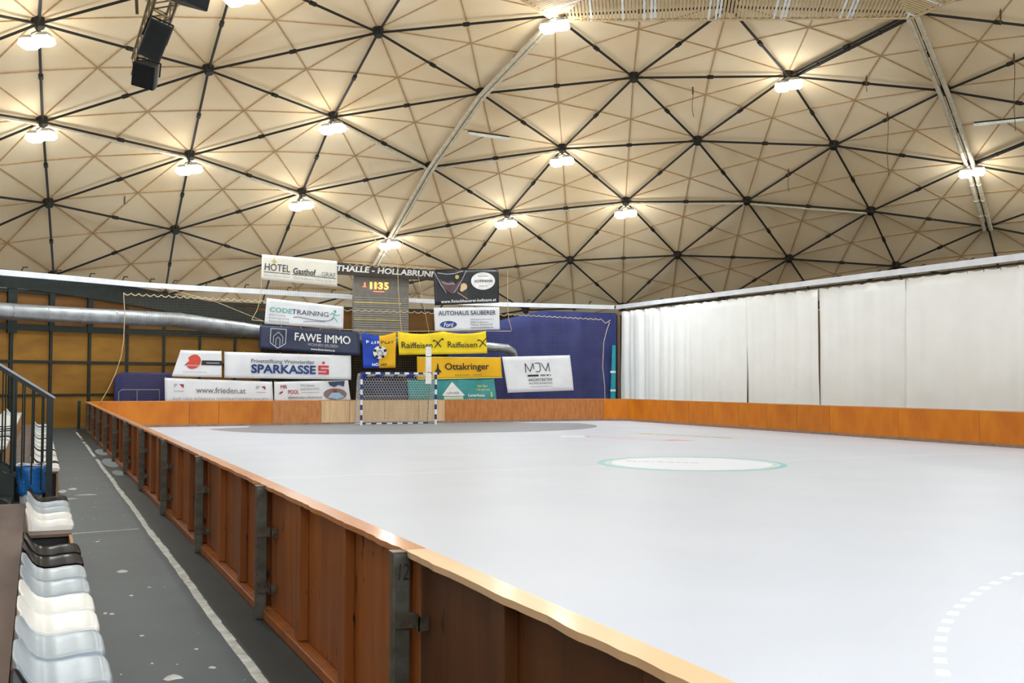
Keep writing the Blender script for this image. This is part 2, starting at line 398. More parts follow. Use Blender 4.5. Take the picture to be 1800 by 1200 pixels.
def lamp(p,drop,label,visible=True):
    p=Vector(p); z=p.z-drop
    aim=Vector((1,0,0))*(-p.x)+Vector((0,-8,0))-Vector((0,p.y,0)); aim=Vector((aim.x,aim.y,0)).normalized() if aim.length>.1 else Vector((1,0,0))
    side=Vector((cr.x,cr.y,0)).normalized(); side=(side+aim*.35).normalized()
    t=thing('flood_lamp',(p.x,p.y,z),label,'lamp','twin flood lamps under the dome')
    g=MB(); top=p+Vector((0,0,-.02))
    mid=Vector((p.x,p.y,z+.34))
    g.tube([top,mid],.025,8)
    for s in (-1,1):
        g.tube([mid,mid+side*s*.16+Vector((0,0,-.06)),Vector((p.x,p.y,z+.12))+side*s*.2],.02,8)
    obj('bracket',g,M['steel_dark'],t)
    d=side; nrm=Vector((-d.y,d.x,0))
    for s in (-1,1):
        c=Vector((p.x,p.y,z+.03+.03*s))+d*s*.235; rz=math.atan2(d.y,d.x)
        g=MB()
        pts=[]
        for (w,h,zz) in ((.12,.1,.26),(.2,.18,.15)):
            pts+= [c+d*a*w+nrm*b*h+Vector((0,0,zz-.05)) for a,b in ((-1,-1),(1,-1),(1,1),(-1,1))]
        g.add(pts,[(0,1,2,3),(0,4,5,1),(1,5,6,2),(2,6,7,3),(3,7,4,0),(4,7,6,5)])
        for q in (-.1,-.03,.04,.11): g.beam(c+d*q+Vector((0,0,.19))-nrm*.11,c+d*q+Vector((0,0,.19))+nrm*.11,.012,.06)
        h=obj('housing',g,M['lamp_metal'],t)
        g=MB(); pts=[]
        for (w,hh,zz) in ((.2,.18,.1),(.235,.21,-.06),(.15,.13,-.16)):
            pts+=[c+d*a*w+nrm*b*hh+Vector((0,0,zz)) for a,b in ((-1,-1),(1,-1),(1,1),(-1,1))]
        fs=[(3,2,1,0),(8,9,10,11)]
        for r in (0,4):
            for i in range(4): fs.append((r+i,r+(i+1)%4,r+4+(i+1)%4,r+4+i))
        g.add(pts,fs); obj('lens',g,M['lens'],h)
    return t,z
def light_at(p,z,par=None,q=1.0):
    ld=bpy.data.lights.new('lamp_light','AREA'); ld.shape='DISK'; ld.size=.6; ld.energy=DOWN*q; ld.color=(.84,.94,1)
    o=bpy.data.objects.new('lamp_light',ld); COL.objects.link(o)
    ld2=bpy.data.lights.new('lamp_glow','POINT'); ld2.shadow_soft_size=.22; ld2.energy=ROUND*q; ld2.color=(.84,.94,1)
    o2=bpy.data.objects.new('lamp_glow',ld2); COL.objects.link(o2)
    if par:
        o.parent=par; o.location=(0,0,-.2); o2.parent=par; o2.location=(0,0,-.42)
    else:
        o.location=(p[0],p[1],z-.2); o2.location=(p[0],p[1],z-.42)
for p,dr,lb in LAMPS:
    t,z=lamp(p,dr,lb); light_at(p,z,t)
for p,dr in EXTRA:
    t,z=lamp(p,dr,'twin flood lamp hanging in the part of the dome beyond the picture'); light_at(p,z,t,.6 if p[1]<-6 else 1.0)

# ---- fluorescent battens
for A,B,lb in (((2.72,19.65,11.63),(4.46,19.56,11.55),'white tube light batten beside the tan pipe pair'),((18.61,9.2,11.27),(19.43,7.72,11.21),'white tube light batten at the right edge')):
    A,B=Vector(A),Vector(B); t=thing('batten_light',tuple(A),lb,'lamp')
    g=MB(); g.beam(A+Vector((0,0,.03)),B+Vector((0,0,.03)),.09,.05); obj('housing',g,M['steel_dark'],t)
    g=MB(); g.beam(A+Vector((0,0,-.05)),B+Vector((0,0,-.05)),.13,.09); obj('diffuser',g,M['slat_white'],t)

# ---- thin cords hanging from the dome
CORDS=[((16.28,11.1,11.9),2.4,'dark'),((14.11,9.84,12.7),.6,'dark'),((14.27,4.2,13.3),.5,'dark'),((16.45,5.58,12.6),2.6,'dark'),((15.9,16.4,10.7),1.0,'dark'),((9.6,14.1,12.9),1.2,'dark'),((-9.73,24.86,9.0),.3,'dark')]
CL=['long thin cord hanging left of the right pipe pair','short knotted cord under a strut below the top lamp on the right','short cord with a hook at the upper right edge','long thin cord hanging at the right edge by the batten light','thin cord hanging in the low right part of the dome','short loose cord in the middle of the dome','tiny cord loop over the grey duct on the left']
for (p,l,_),lb in zip(CORDS,CL):
    g=MB(); pts=[Vector(p)+Vector((.03*math.sin(i*.9),0,-l*i/8)) for i in range(9)]; g.tube(pts,.012,6)
    g.tube([pts[0]+Vector((0,0,-.05)),pts[0]+Vector((0,0,-.35))],.03,6)
    tag(obj('dangling_rope',g,M['darkcord'],base=tuple(pts[0])),lb,'rope','ropes dangling from the dome')

# ---- speaker truss
tr=thing('speaker_truss',(-11.06,-3,7.45),'aluminium box truss carrying loudspeakers under the dome, upper left','truss')
x0=-11.06; ya,yb=-6.0,1.6; zt=7.6
for dx,dz in ((-.16,-.15),(.16,-.15),(-.16,.15),(.16,.15)):
    g=MB(); g.tube([(x0+dx,ya,zt+dz),(x0+dx,yb,zt+dz)],.025,8); obj('chord',g,M['truss'],tr)
g=MB(); n=22
for i in range(n):
    y=ya+(yb-ya)*i/n; y2=ya+(yb-ya)*(i+1)/n; s=1 if i%2 else -1
    for dz in (-.15,.15): g.tube([(x0-.16*s,y,zt+dz),(x0+.16*s,y2,zt+dz)],.012,6)
    for dx in (-.16,.16): g.tube([(x0+dx,y,zt-.15*s),(x0+dx,y2,zt+.15*s)],.012,6)
obj('lacing',g,M['truss'],tr)
def speaker(c,lb,tilt,rz,dim=(.46,.42,.74),roll=0):
    w,d,h=dim; t=thing('loudspeaker',c,lb,'speaker','loudspeakers under the truss')
    R=Matrix.Rotation(roll,3,'Y')@Matrix.Rotation(rz,3,'Z')@Matrix.Rotation(tilt,3,'X')
    def W(x,y,z): return Vector(c)+R@Vector((x,y,z))
    g=MB(); prof=[(-w/2,-d/2),(w/2,-d/2),(w/2*.98,-d/2+.12),(w/2*.55,d/2),(-w/2*.55,d/2),(-w/2*.98,-d/2+.12)]
    g.prism([W(x,y,-h/2) for x,y in prof],R@Vector((0,0,h)))
    cab=obj('cabinet',g,M['speaker'],t,bevel=.015)
    g=MB(); g.prism([W(-w/2+.03,-d/2-.012,-h/2+.03),W(w/2-.03,-d/2-.012,-h/2+.03),W(w/2-.03,-d/2-.012,h/2-.03),W(-w/2+.03,-d/2-.012,h/2-.03)],R@Vector((0,.012,0)))
    obj('grille',g,M['grille'],t)
    g=MB()
    for s in (-1,1):
        g.tube([W(s*(w/2+.01),0,0),W(s*(w/2+.01),0,h/2+.03)],.014,6)
    g.tube([W(-w/2-.01,0,h/2+.03),W(w/2+.01,0,h/2+.03)],.014,6)
    g.tube([W(0,0,h/2+.03),(x0,c[1],zt-.15)],.016,6)
    obj('yoke',g,M['steel_dark'],t)
speaker((-11.14,-1.72,7.12),'large black loudspeaker, middle one under the truss',.3,.1,(.36,.36,.6),roll=.3)
speaker((-11.07,.1,7.07),'black loudspeaker tilted down at the end of the truss',.6,-.4,(.4,.4,.42),roll=.3)
speaker((-10.87,-3.75,7.32),'black loudspeaker cut by the top edge of the picture',.3,.7,(.5,.42,.5))
g=MB(); g.tube([(-11.5,-1.6,9.6),(-11.46,-1.5,8.6),(-11.38,-1.35,7.62)],.016,6); g.tube([(-11.42,-1.6,9.6),(-11.42,-1.45,8.7),(-11.36,-1.35,7.62)],.012,6)
tag(obj('hoist_rope',g,M['darkcord'],base=(-11.4,-1.4,7.6)),'yellowish hoist rope tied to the loudspeaker truss','rope')

# ------------------------------------------------------------------ floor
mb=MB(); mb.bb((-34,-24,-.2),(34,36,-.012)); fl=tag(obj('floor',mb,M['aisle']),'dark grey hall floor with worn paint','floor',kind='structure')
mb=MB(); mb.bb((-11.08,-21,-.011),(11.09,22.2,0)); rk=tag(obj('floor_rink',mb,M['rink']),'white sports floor inside the boards','floor',kind='structure')
def struct_child(name,g,m,par): return tag(obj(name,g,m,par),kind='structure')
# goal area
def flat(pts,z): return [(x,y,z) for x,y in pts]
pts=[]
gy=21.0; gx=.4
for i in range(25): a=PI-PI/2*i/24; pts.append((gx-1.5+6*math.cos(a),20+0-6*math.sin(a)))
for i in range(25): a=PI/2-PI/2*i/24; pts.append((gx+1.5+6*math.cos(a),20-6*math.sin(a)))
poly=[(p[0],p[1]) for p in pts]
g=MB(); g.poly(flat([(-7.1,20.0)]+poly[1:-1]+[(7.9,20.0),(7.6,20.25),(6.2,20.9),(5.6,22.1),(-5.2,22.1),(-5.6,20.8)],.0006)); struct_child('goal_area_marking',g,M['goal_area'],rk)
g=MB(); g.poly(flat([(-11,-.025),(-2.05,-.025),(-2.05,.025),(-11,.025)],.0006)); g.poly(flat([(2.05,-.025),(11,-.025),(11,.025),(2.05,.025)],.0006)); struct_child('halfway_line',g,M['white_line'],rk)
# centre circle print
def ring(r0,r1,z,n=96,c=(0.05,0)):
    g=MB()
    for i in range(n):
        a,b=2*PI*i/n,2*PI*(i+1)/n
        g.poly(flat([(c[0]+r0*math.cos(a),c[1]+r0*math.sin(a)),(c[0]+r1*math.cos(a),c[1]+r1*math.sin(a)),(c[0]+r1*math.cos(b),c[1]+r1*math.sin(b)),(c[0]+r0*math.cos(b),c[1]+r0*math.sin(b))],z))
    return g
struct_child('centre_circle_print',ring(1.86,2.0,.0007),M['ring_a'],rk)
struct_child('centre_circle_print',ring(1.70,1.86,.0010),M['ring_b'],rk)
g=MB(); g.poly([(0.05+1.7*math.cos(2*PI*i/64),1.7*math.sin(2*PI*i/64),.0010) for i in range(64)]); struct_child('centre_circle_print',g,M['white_line'],rk)
# dashed free throw line
g=MB(); rr=8.42
for i in range(26):
    a=math.radians(92)+i*math.radians(2.05); b=a+math.radians(1.02)
    q=[(-1.5+r*math.cos(t),-20+r*math.sin(t)) for r,t in ((rr-.04,a),(rr+.04,a),(rr+.04,b),(rr-.04,b))]
    g.poly(flat(q,.0006))
struct_child('dashed_line',g,M['white_line'],rk)
# floor adverts
def ad(P,m,name):
    g=MB(); g.poly(flat(P,.0006)); struct_child(name,g,m,rk)
def frame_ad(A,B,C,D,w,m):
    g=MB(); c=[sum(p[i] for p in (A,B,C,D))/4 for i in (0,1)]
    o=[A,B,C,D]; n=[]
    for i in range(4):
        p=o[i]; q=[o[(i+1)%4][j]-p[j] for j in (0,1)]; r=[o[(i-1)%4][j]-p[j] for j in (0,1)]
        lq=math.hypot(*q); lr=math.hypot(*r); n.append((p[0]+q[0]/lq*w+r[0]/lr*w,p[1]+q[1]/lq*w+r[1]/lr*w))
    for i in range(4): g.poly(flat([o[i],o[(i+1)%4],n[(i+1)%4],n[i]],.0006))
    struct_child('floor_print',g,m,rk)
frame_ad((3.3,10.9),(3.05,10.25),(4.15,7.5),(4.85,7.9),.13,M['ad_pink'])
ad([(4.15,7.5),(4.85,7.9),(5.1,7.2)],M['ad_pink'],'floor_print')
ad([(2.55,11.2),(3.25,10.95),(3.0,10.3),(2.3,10.6)],M['white_line'],'floor_print')
frame_ad((5.5,11.9),(6.05,11.7),(7.45,8.1),(6.7,7.7),.12,M['ad_yellow'])
g=MB()
for i in range(12):
    t=i/12+.03; x=5.75+1.2*t; y=11.6-3.5*t; g.poly(flat([(x-.12,y),(x+.12,y-.05),(x+.15,y-.2),(x-.1,y-.16)],.0010))
struct_child('floor_print',g,M['t_grey'],rk)
ad([(5.55,11.8),(6.0,11.65),(6.1,11.3),(5.65,11.45)],M['ad_yellow'],'floor_print')
# aisle markings
g=MB(); random.seed(3)
def wob(y): return -11.5+.006*math.sin(y*1.3)+.003*math.sin(y*7)
y=-21
while y<20.5:
    l=random.uniform(.12,.5); w=.034+random.uniform(-.007,.009)*(1 if y>-8 else .6)
    if not (y>4 and random.random()<.25):
        g.poly(flat([(wob(y)-.034*random.uniform(.85,1.1),y),(wob(y)+w,y),(wob(y+l)+w*random.uniform(.85,1.05),y+l),(wob(y+l)-.034*random.uniform(.85,1.1),y+l)],-.0113))
    y+=l
struct_child('worn_line',g,M['worn_line'],fl)
g=MB()
for c,sx,sy in (((-12.337,-.907),.1,.28),((-12.179,-.589),.09,.2),((-12.013,-1.59),.2,.1),((-12.267,-2.082),.12,.08),((-11.987,-8.722),.06,.11),((-12.232,-10.527),.018,.05),((-12.186,-10.568),.02,.06),((-11.963,-12.532),.08,.08),((-12.04,-11.375),.02,.03),((-11.9,-12.75),.05,.05),((-11.83,-9.6),.02,.03),((-11.75,-11.9),.02,.03),((-12.0,-9.9),.02,.04),((-12.1,-6.7),.03,.04),((-11.72,-12.4),.03,.04)):
    n=9; g.poly([(c[0]+sx*math.cos(2*PI*i/n)*random.uniform(.55,1),c[1]+sy*math.sin(2*PI*i/n)*random.uniform(.55,1),-.0111) for i in range(n)])
g.poly(flat([(-12.4,-5.98),(-11.6,-5.83),(-11.6,-5.80),(-12.4,-5.94)],-.0111))
for i in range(50):
    x=random.uniform(-12.35,-11.58); y=random.uniform(-14.5,12); r=random.uniform(.004,.014)
    g.poly([(x+r*math.cos(2*PI*k/5),y+r*2*math.sin(2*PI*k/5),-.0111) for k in range(5)])
struct_child('paint_fleck',g,M['worn_line'],fl)
g=MB(); g.poly(flat([(-11.45,-21),(-11.1,-21),(-11.1,21),(-11.45,21)],-.0117)); struct_child('dark_strip',g,mat('dark_green_floor_strip',(40,50,50),.5,col2=(32,40,40),scale=2),fl)
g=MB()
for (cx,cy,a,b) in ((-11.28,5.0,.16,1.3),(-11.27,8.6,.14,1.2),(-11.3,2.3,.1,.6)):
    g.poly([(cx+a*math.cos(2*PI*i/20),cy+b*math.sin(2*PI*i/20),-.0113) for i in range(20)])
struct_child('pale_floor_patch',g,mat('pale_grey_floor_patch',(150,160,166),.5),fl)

# ------------------------------------------------------------------ walls (round hall wall, radius 26)
RW=26.0
def pol(ang,r,z): a=math.radians(ang); return (r*math.sin(a),r*math.cos(a),z)
def arcwall(g,a0,a1,z0,z1,r=RW,m=0,st=1.65):
    n=max(1,int(round(abs(a1-a0)/st)))
    for i in range(n):
        b0=a0+(a1-a0)*i/n; b1=a0+(a1-a0)*(i+1)/n
        q=[pol(b0,r,z0),pol(b1,r,z0),pol(b1,r,z1),pol(b0,r,z1)]
        q2=[pol(b0,r+.1,z0),pol(b1,r+.1,z0),pol(b1,r+.1,z1),pol(b0,r+.1,z1)]
        g.add(q+q2,[(0,1,2,3),(7,6,5,4),(3,2,6,7),(0,4,5,1)],m)
g=MB(); arcwall(g,-60,9,-.02,3.62); arcwall(g,-60,9,3.62,4.95,m=1)
wl=tag(obj('wall_far',g,[M['wall'],M['wallup']]),'round ochre panelled wall with dark mullions','wall',kind='structure')
g=MB()
for k in range(-20,14):
    a=-25.0+3.3*k*1.0
    if -60<=a<=9:
        w=.18 if abs(a+31.6)<.1 else .1
        g.beam(pol(a,RW-.03,0),pol(a,RW-.03,4.95),.1 if k!=-2 else .13,.08,up=pol(a,1,0))
        if k==-2: g.beam(pol(a,RW-.05,3.4),pol(a,RW-.05,5.3),.34,.1,up=pol(a,1,0))
        if k in (-1,0): g.beam(pol(a,RW-.05,3.5),pol(a,RW-.05,4.95),.2,.1,up=pol(a,1,0))
for z,h in ((1.2,.07),(2.4,.09),(3.62,.22),(4.9,.12)):
    for i in range(34):
        g.beam(pol(-60+2*i,RW-.04,z),pol(-58+2*i,RW-.04,z),.07,h)
tag(obj('mullion',g,M['mullion'],wl),kind='structure')
g=MB(); arcwall(g,28,112,-.02,5.3,r=32.2,st=3); tag(obj('wall_right',g,M['wallup']),'brown outer wall behind the white curtains','wall',kind='structure')
g=MB(); arcwall(g,-112,-60,-.02,6.2,r=26,st=3); tag(obj('wall_left',g,M['wall']),'ochre round wall at the left beyond the seats','wall',kind='structure')
g=MB(); arcwall(g,6,30,-.02,5.15,r=31.6,st=3); tag(obj('wall_back',g,M['blackcloth']),'dark outer wall behind the blue curtain','wall',kind='structure')
g=MB(); arcwall(g,112,248,-.02,4.6,r=30,st=3); tag(obj('light_block_wall',g,M['wallup']),'brown hall wall behind the viewer','wall',kind='structure')  # added out of view; blocks low sky fill from the near floor
# dark drape on top of the wall
g=MB(); N=24
top=[pol(-60+i*(53/N),RW-.12,5.42) for i in range(N+1)]; bot=[]
for i in range(N+1):
    a=-60+i*(53/N); z=4.98 if a<-24 else 4.98-max(0,(a+24))*.03
    if a>-22: z=5.42-.12-(a+22)*.085 if False else z
    bot.append(pol(a,RW-.12,z))
for i in range(N):
    tdrop=lambda a: 0 if a<-22 else (a+22)*.058
    a0=-60+i*(53/N); a1=-60+(i+1)*(53/N)
    q=[pol(a0,RW-.12,5.4-tdrop(a0)),pol(a1,RW-.12,5.4-tdrop(a1)),pol(a1,RW-.12,min(5.0,5.4-tdrop(a1)-.42)-.3*(a1>-30)*min(1,(a1+30)/8)),pol(a0,RW-.12,min(5.0,5.4-tdrop(a0)-.42)-.3*(a0>-30)*min(1,(a0+30)/8))]
    g.prism(q,Vector((q[0][0],q[0][1],0)).normalized()*.05)
tag(obj('trim_1',g,M['mullion']),'dark fascia along the top of the ochre wall','trim',kind='structure')
# dark cloth behind the goal
g=MB()
for i in range(30):
    a0=-9.5+i*.62; a1=a0+.62
    r0=RW-.25+.04*math.sin(i*2.2); r1=RW-.25+.04*math.sin((i+1)*2.2)
    q=[pol(a0,r0,0),pol(a1,r1,0),pol(a1,r1,3.95),pol(a0,r0,3.95)]
    g.poly(q)
tag(obj('dark_drape',g,M['blackcloth'],base=pol(0,RW-.25,0),solid=.01),'near-black drape hanging on the wall behind the goal','curtain')
# thin cable
g=MB(); g.tube([(-8.4,24.0,5.36),(-6.4,24.4,4.95),(-4.3,24.8,4.2)],.012,6)
tag(obj('slack_cable',g,M['rope'],base=(-8.4,24.0,5.36)),'thin slack cable sloping down over the grey duct','cable')

# ---- curved white cable duct / curtain rail
RP=[(-16.4,19.5),(-13.97,21.14),(-11.77,22.4),(-9.35,23.95),(-7.55,24.55),(-4.38,25.15),(-.31,26.2),(3.4,27.1),(7.0,27.6),(13.42,26.85)]
t=thing('curtain_rail',(-.3,26.2,5.4),'long pale grey rail curving round the far side of the hall','rail')
g=MB()
def zz(i): return 5.5
for i in range(len(RP)-1):
    A=Vector((*RP[i],5.43)); B=Vector((*RP[i+1],5.43)); d=(B-A).normalized()
    g.beam(A-d*.02,B+d*.02,.14,.2)
obj('rail_box',g,M['rail_grey'],t)
g=MB()
for i in range(len(RP)-1):
    for tt in (.3,.8):
        A=Vector((*RP[i],5.53)).lerp(Vector((*RP[i+1],5.53)),tt); g.tube([A,A+Vector((.06,.05,.16)),A+Vector((.2,.12,.16))],.025,6)
obj('bracket',g,M['steel_dark'],t)
XR=13.6
t=thing('curtain_rail',(XR,5,5.4),'long straight pale grey rail above the white curtains','rail')
g=MB(); g.bb((XR-.08,-6,5.33),(XR+.08,26.8,5.53)); obj('rail_box',g,M['rail_grey'],t)
g=MB()
for y in range(-5,27,2):
    g.tube([(XR,y,5.53),(XR+.3,y,5.62)],.02,6)
g.bb((XR+.02,-6,5.22),(XR+.06,26.7,5.28)); obj('curtain_track',g,M['steel_dark'],t)

# ---- white curtains
def curtain(y0,y1,label,fold,seed,first=False):
    g=MB(); n=int((y1-y0)/.07); rows=14; r=random.Random(seed); ph=[r.uniform(0,6) for _ in range(5)]
    grid=[]
    for j in range(rows+1):
        v=j/rows; z=.35+(5.2-.35)*v; row=[]
        for i in range(n+1):
            u=i/n; y=y0+(y1-y0)*u
            f=fold(y)
            dx=f*(.5*math.sin(y*5.2+ph[0])+.3*math.sin(y*9.1+ph[1]+v*.6)+.2*math.sin(y*14.3+ph[2]))
            dx+=.03*math.sin(y*1.3+ph[3]+v*2)+.012*math.sin(v*9+y*2.2)*(1-v)
            hem=-.035*abs(math.sin(y*PI/.62)) if j==rows else 0
            edge=min(u,1-u)*(y1-y0)
            if edge<.25: dx-= .02*(1-edge/.25)*math.sin(v*3+ph[4])
            row.append((XR+.03+dx,y,z+hem))
        grid.append(row)
    vs=[p for row in grid for p in row]; w=n+1
    g.add(vs,[(j*w+i,j*w+i+1,(j+1)*w+i+1,(j+1)*w+i) for j in range(rows) for i in range(n)])
    t=thing('curtain',(XR,(y0+y1)/2,.35),label,'curtain','white curtains along the right side')
    obj('cloth',g,M['curtain'],t,smooth=True,solid=.008)
    hk=MB()
    y=y0+.1
    while y<y1:
        hk.tube([(XR+.03,y,5.215),(XR+.03,y,5.12)],.009,5); y+=.62
    obj('hook',hk,M['hook'],t)
    return t
curtain(16.25,26.5,'white curtain with deep folds next to the blue curtain',lambda y:.10*min(1,max(.12,(y-15.5)/8)),1)
curtain(11.9,16.245,'white curtain with soft folds, second from the blue curtain',lambda y:.055,2)
curtain(7.6,11.895,'white curtain with a torn lower corner, third from the blue curtain',lambda y:.03,3)
curtain(-5.0,7.595,'wide smooth white curtain at the right edge',lambda y:.014,4)
g=MB()
for y in (26.46,26.56,26.66): g.prism([(XR-.05,y,.4),(XR-.02,y+.09,.4),(XR-.02,y+.09,5.15),(XR-.05,y,5.15)],(.04,.02,0))
tag(obj('curtain_bundle',g,M['curtain_edge'],base=(XR,26.5,.4)),'narrow brownish bunched curtain edge in the far right corner','curtain')

# ---- blue curtain in the far corner
g=MB(); n=120; rows=8; P0=Vector((3.9,26.35,0)); P1=Vector((13.3,26.3,0))
vs=[]
for j in range(rows+1):
    for i in range(n+1):
        u=i/n; p=P0.lerp(P1,u); zt=5.1 if u>.56 else 5.1-(.56-u)/.56*1.25
        z=zt*j/rows
        vs.append((p.x,p.y+.05*math.sin(u*38)+.02*math.sin(u*71),z))
w=n+1; g.add(vs,[(j*w+i,j*w+i+1,(j+1)*w+i+1,(j+1)*w+i) for j in range(rows) for i in range(n)])
tag(obj('blue_curtain',g,M['bluecloth'],base=(8,26.5,0),smooth=True,solid=.01),'dark blue curtain hanging in the far corner behind the net','curtain')
t=thing('hanging_banner',(12.95,25.9,0),'narrow teal banner strip beside the white curtain edge','banner')
g=MB(); g.prism([(12.7,25.9,.6),(12.98,25.9,.6),(13.0,25.9,3.5),(12.82,25.9,3.5)],(0,.02,0)); obj('cloth',g,M['tealcloth'],t)
g=MB()
for z in (1.25,2.15): g.bb((12.7,25.88,z),(12.99,25.899,z+.1))
obj('stripe',g,M['t_white'],t)

# ---- spiral duct
t=thing('spiral_duct',pol(-20,25,4.05),'large round galvanised air duct along the ochre wall, passing behind the banners','duct')
def dz_(a):
    if a<-18: return 4.08
    if a<-10: return 4.08-(a+18)/8*.36
    return 3.72-(a+10)/23.5*.47
AN=[-48+1.5*i for i in range(42)]
pts=[pol(a,25.0,dz_(a)) for a in AN]+[(6.45,24.2,3.2),(6.75,24.3,3.05),(6.93,24.5,2.75),(6.98,24.6,2.3)]
rs=[.29 if a<-12 else .29-.09*min(1,(a+12)/14) for a in AN]+[.2]*4
g=MB(); g.tube(pts,rs,20); obj('duct_pipe',g,M['duct'],t,smooth=True)
for i in range(0,len(AN)-6,2):
    A=Vector(pts[i]); d=(Vector(pts[i+1])-A).normalized(); g=MB(); g.tube([A-d*.035,A+d*.035],rs[i]+.012,20); obj('joint_collar',g,M['duct'],t)
# ---- blue crash mat and frame at left
g=MB(); prof=[(-10.1,.0),(-8.0,.0),(-8.0,2.02),(-9.75,2.04),(-9.95,1.98),(-10.1,1.8)]
g.prism([(x,23.3,z) for x,z in prof],(0,.35,0)); tag(obj('crash_mat',g,M['mat_blue'],base=(-9,23.4,0),bevel=.06),'dark blue padded mat standing behind the boards at left','mat')
g=MB(); yf=23.0
g.tube([(-9.95,yf,0),(-9.95,yf,1.3),(-9.85,yf,1.38),(-8.5,yf,1.38)],.02,6); g.tube([(-9.3,yf,0),(-9.3,yf,1.38)],.02,6); g.tube([(-8.5,yf,0),(-8.5,yf,1.38)],.02,6)
tag(obj('tube_frame',g,M['frame_grey'],base=(-9.2,yf,0)),'thin grey tube frame in front of the blue mat','frame')

# ------------------------------------------------------------------ boards
HB=.974; XI=11.07
YB=[-17.77+3.3*k for k in range(0,12)]+[21.35]
ORD=['nearest','second','third','fourth','fifth','sixth','seventh','eighth','ninth','tenth','eleventh','twelfth','thirteenth']
def left_panel(i,y0,y1):
    lb=['nearest rink board panel along the aisle, dark worn back','rink board panel beyond the post numbered 12'][i] if i<2 else ORD[i]+' rink board panel along the aisle counted from the camera'
    t=thing('rink_board',(-XI-.05,(y0+y1)/2,0),lb,'rink board','rink boards beside the aisle')
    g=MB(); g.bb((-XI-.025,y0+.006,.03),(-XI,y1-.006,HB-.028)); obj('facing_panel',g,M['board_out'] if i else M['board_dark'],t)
    g=MB()
    n=40; vs=[]; r=random.Random(i*7+1)
    for k in range(n+1):
        y=y0+.004+(y1-y0-.008)*k/n; rag=(-XI-.108)+r.uniform(-.007,.003)+.004*math.sin(y*9)
        vs+=[(-XI,y,HB-.028),(-XI,y,HB),(rag,y,HB),(rag+.004,y,HB-.03)]
    fs=[]
    for k in range(n):
        for e in range(4): fs.append((k*4+e,k*4+(e+1)%4,k*4+4+(e+1)%4,k*4+4+e))
    fs+=[(3,2,1,0),tuple(n*4+e for e in range(4))]
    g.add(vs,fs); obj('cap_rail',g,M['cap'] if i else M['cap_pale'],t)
    for k in (1,2):
        y=y0+(y1-y0)*k/3+.06
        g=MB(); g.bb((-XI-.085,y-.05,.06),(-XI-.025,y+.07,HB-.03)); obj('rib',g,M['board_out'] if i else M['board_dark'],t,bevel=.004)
    for yy in (y0+.13,):
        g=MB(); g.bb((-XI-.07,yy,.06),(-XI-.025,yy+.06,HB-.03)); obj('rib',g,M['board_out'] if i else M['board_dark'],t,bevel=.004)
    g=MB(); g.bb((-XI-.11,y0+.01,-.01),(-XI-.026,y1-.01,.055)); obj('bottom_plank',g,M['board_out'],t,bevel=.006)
    g=MB(); g.bb((-XI,y0+.01,0),(-XI+.02,y1-.01,.08)); obj('kick_strip',g,M['plinth'],t)
for i in range(12): left_panel(i,YB[i],YB[i+1])
# text helper ------------------------------------------------------------
_tc={}
def text_geo(s,bold=0.0,shear=0.0,spacing=1.0):
    key=(s,bold,shear,spacing)
    if key in _tc: return _tc[key]
    if 'M' in s and bold>0:
        v0,f0=text_geo(s,0.0,shear,spacing); n0=len(v0); dx=bold*.35/max(1,len(s)*.62); V=[];F_=[]
        for q,(ax,ay) in enumerate(((-dx,0),(dx,0),(0,bold*.4),(0,-bold*.4))):
            V+=[(p[0]*(1-2*dx)+dx+ax,p[1]*(1-bold*.8)+bold*.4+ay) for p in v0]; F_+=[tuple(i+q*n0 for i in t_) for t_ in f0]
        _tc[key]=(V,F_); return _tc[key]
    cu_=bpy.data.curves.new('t','FONT'); cu_.body=s; cu_.offset=bold; cu_.shear=shear; cu_.space_character=spacing; cu_.resolution_u=3
    o=bpy.data.objects.new('t',cu_); COL.objects.link(o)
    bpy.context.view_layer.update()
    me=bpy.data.meshes.new_from_object(o.evaluated_get(bpy.context.evaluated_depsgraph_get()))
    v=[(p.co.x,p.co.y) for p in me.vertices]; f=[tuple(p.vertices) for p in me.polygons]
    bpy.data.objects.remove(o); bpy.data.curves.remove(cu_); bpy.data.meshes.remove(me)
    x0_,x1_=min(p[0] for p in v),max(p[0] for p in v); y0_,y1_=min(p[1] for p in v),max(p[1] for p in v)
    v=[((p[0]-x0_)/(x1_-x0_),(p[1]-y0_)/(y1_-y0_)) for p in v]
    _tc[key]=(v,f); return v,f
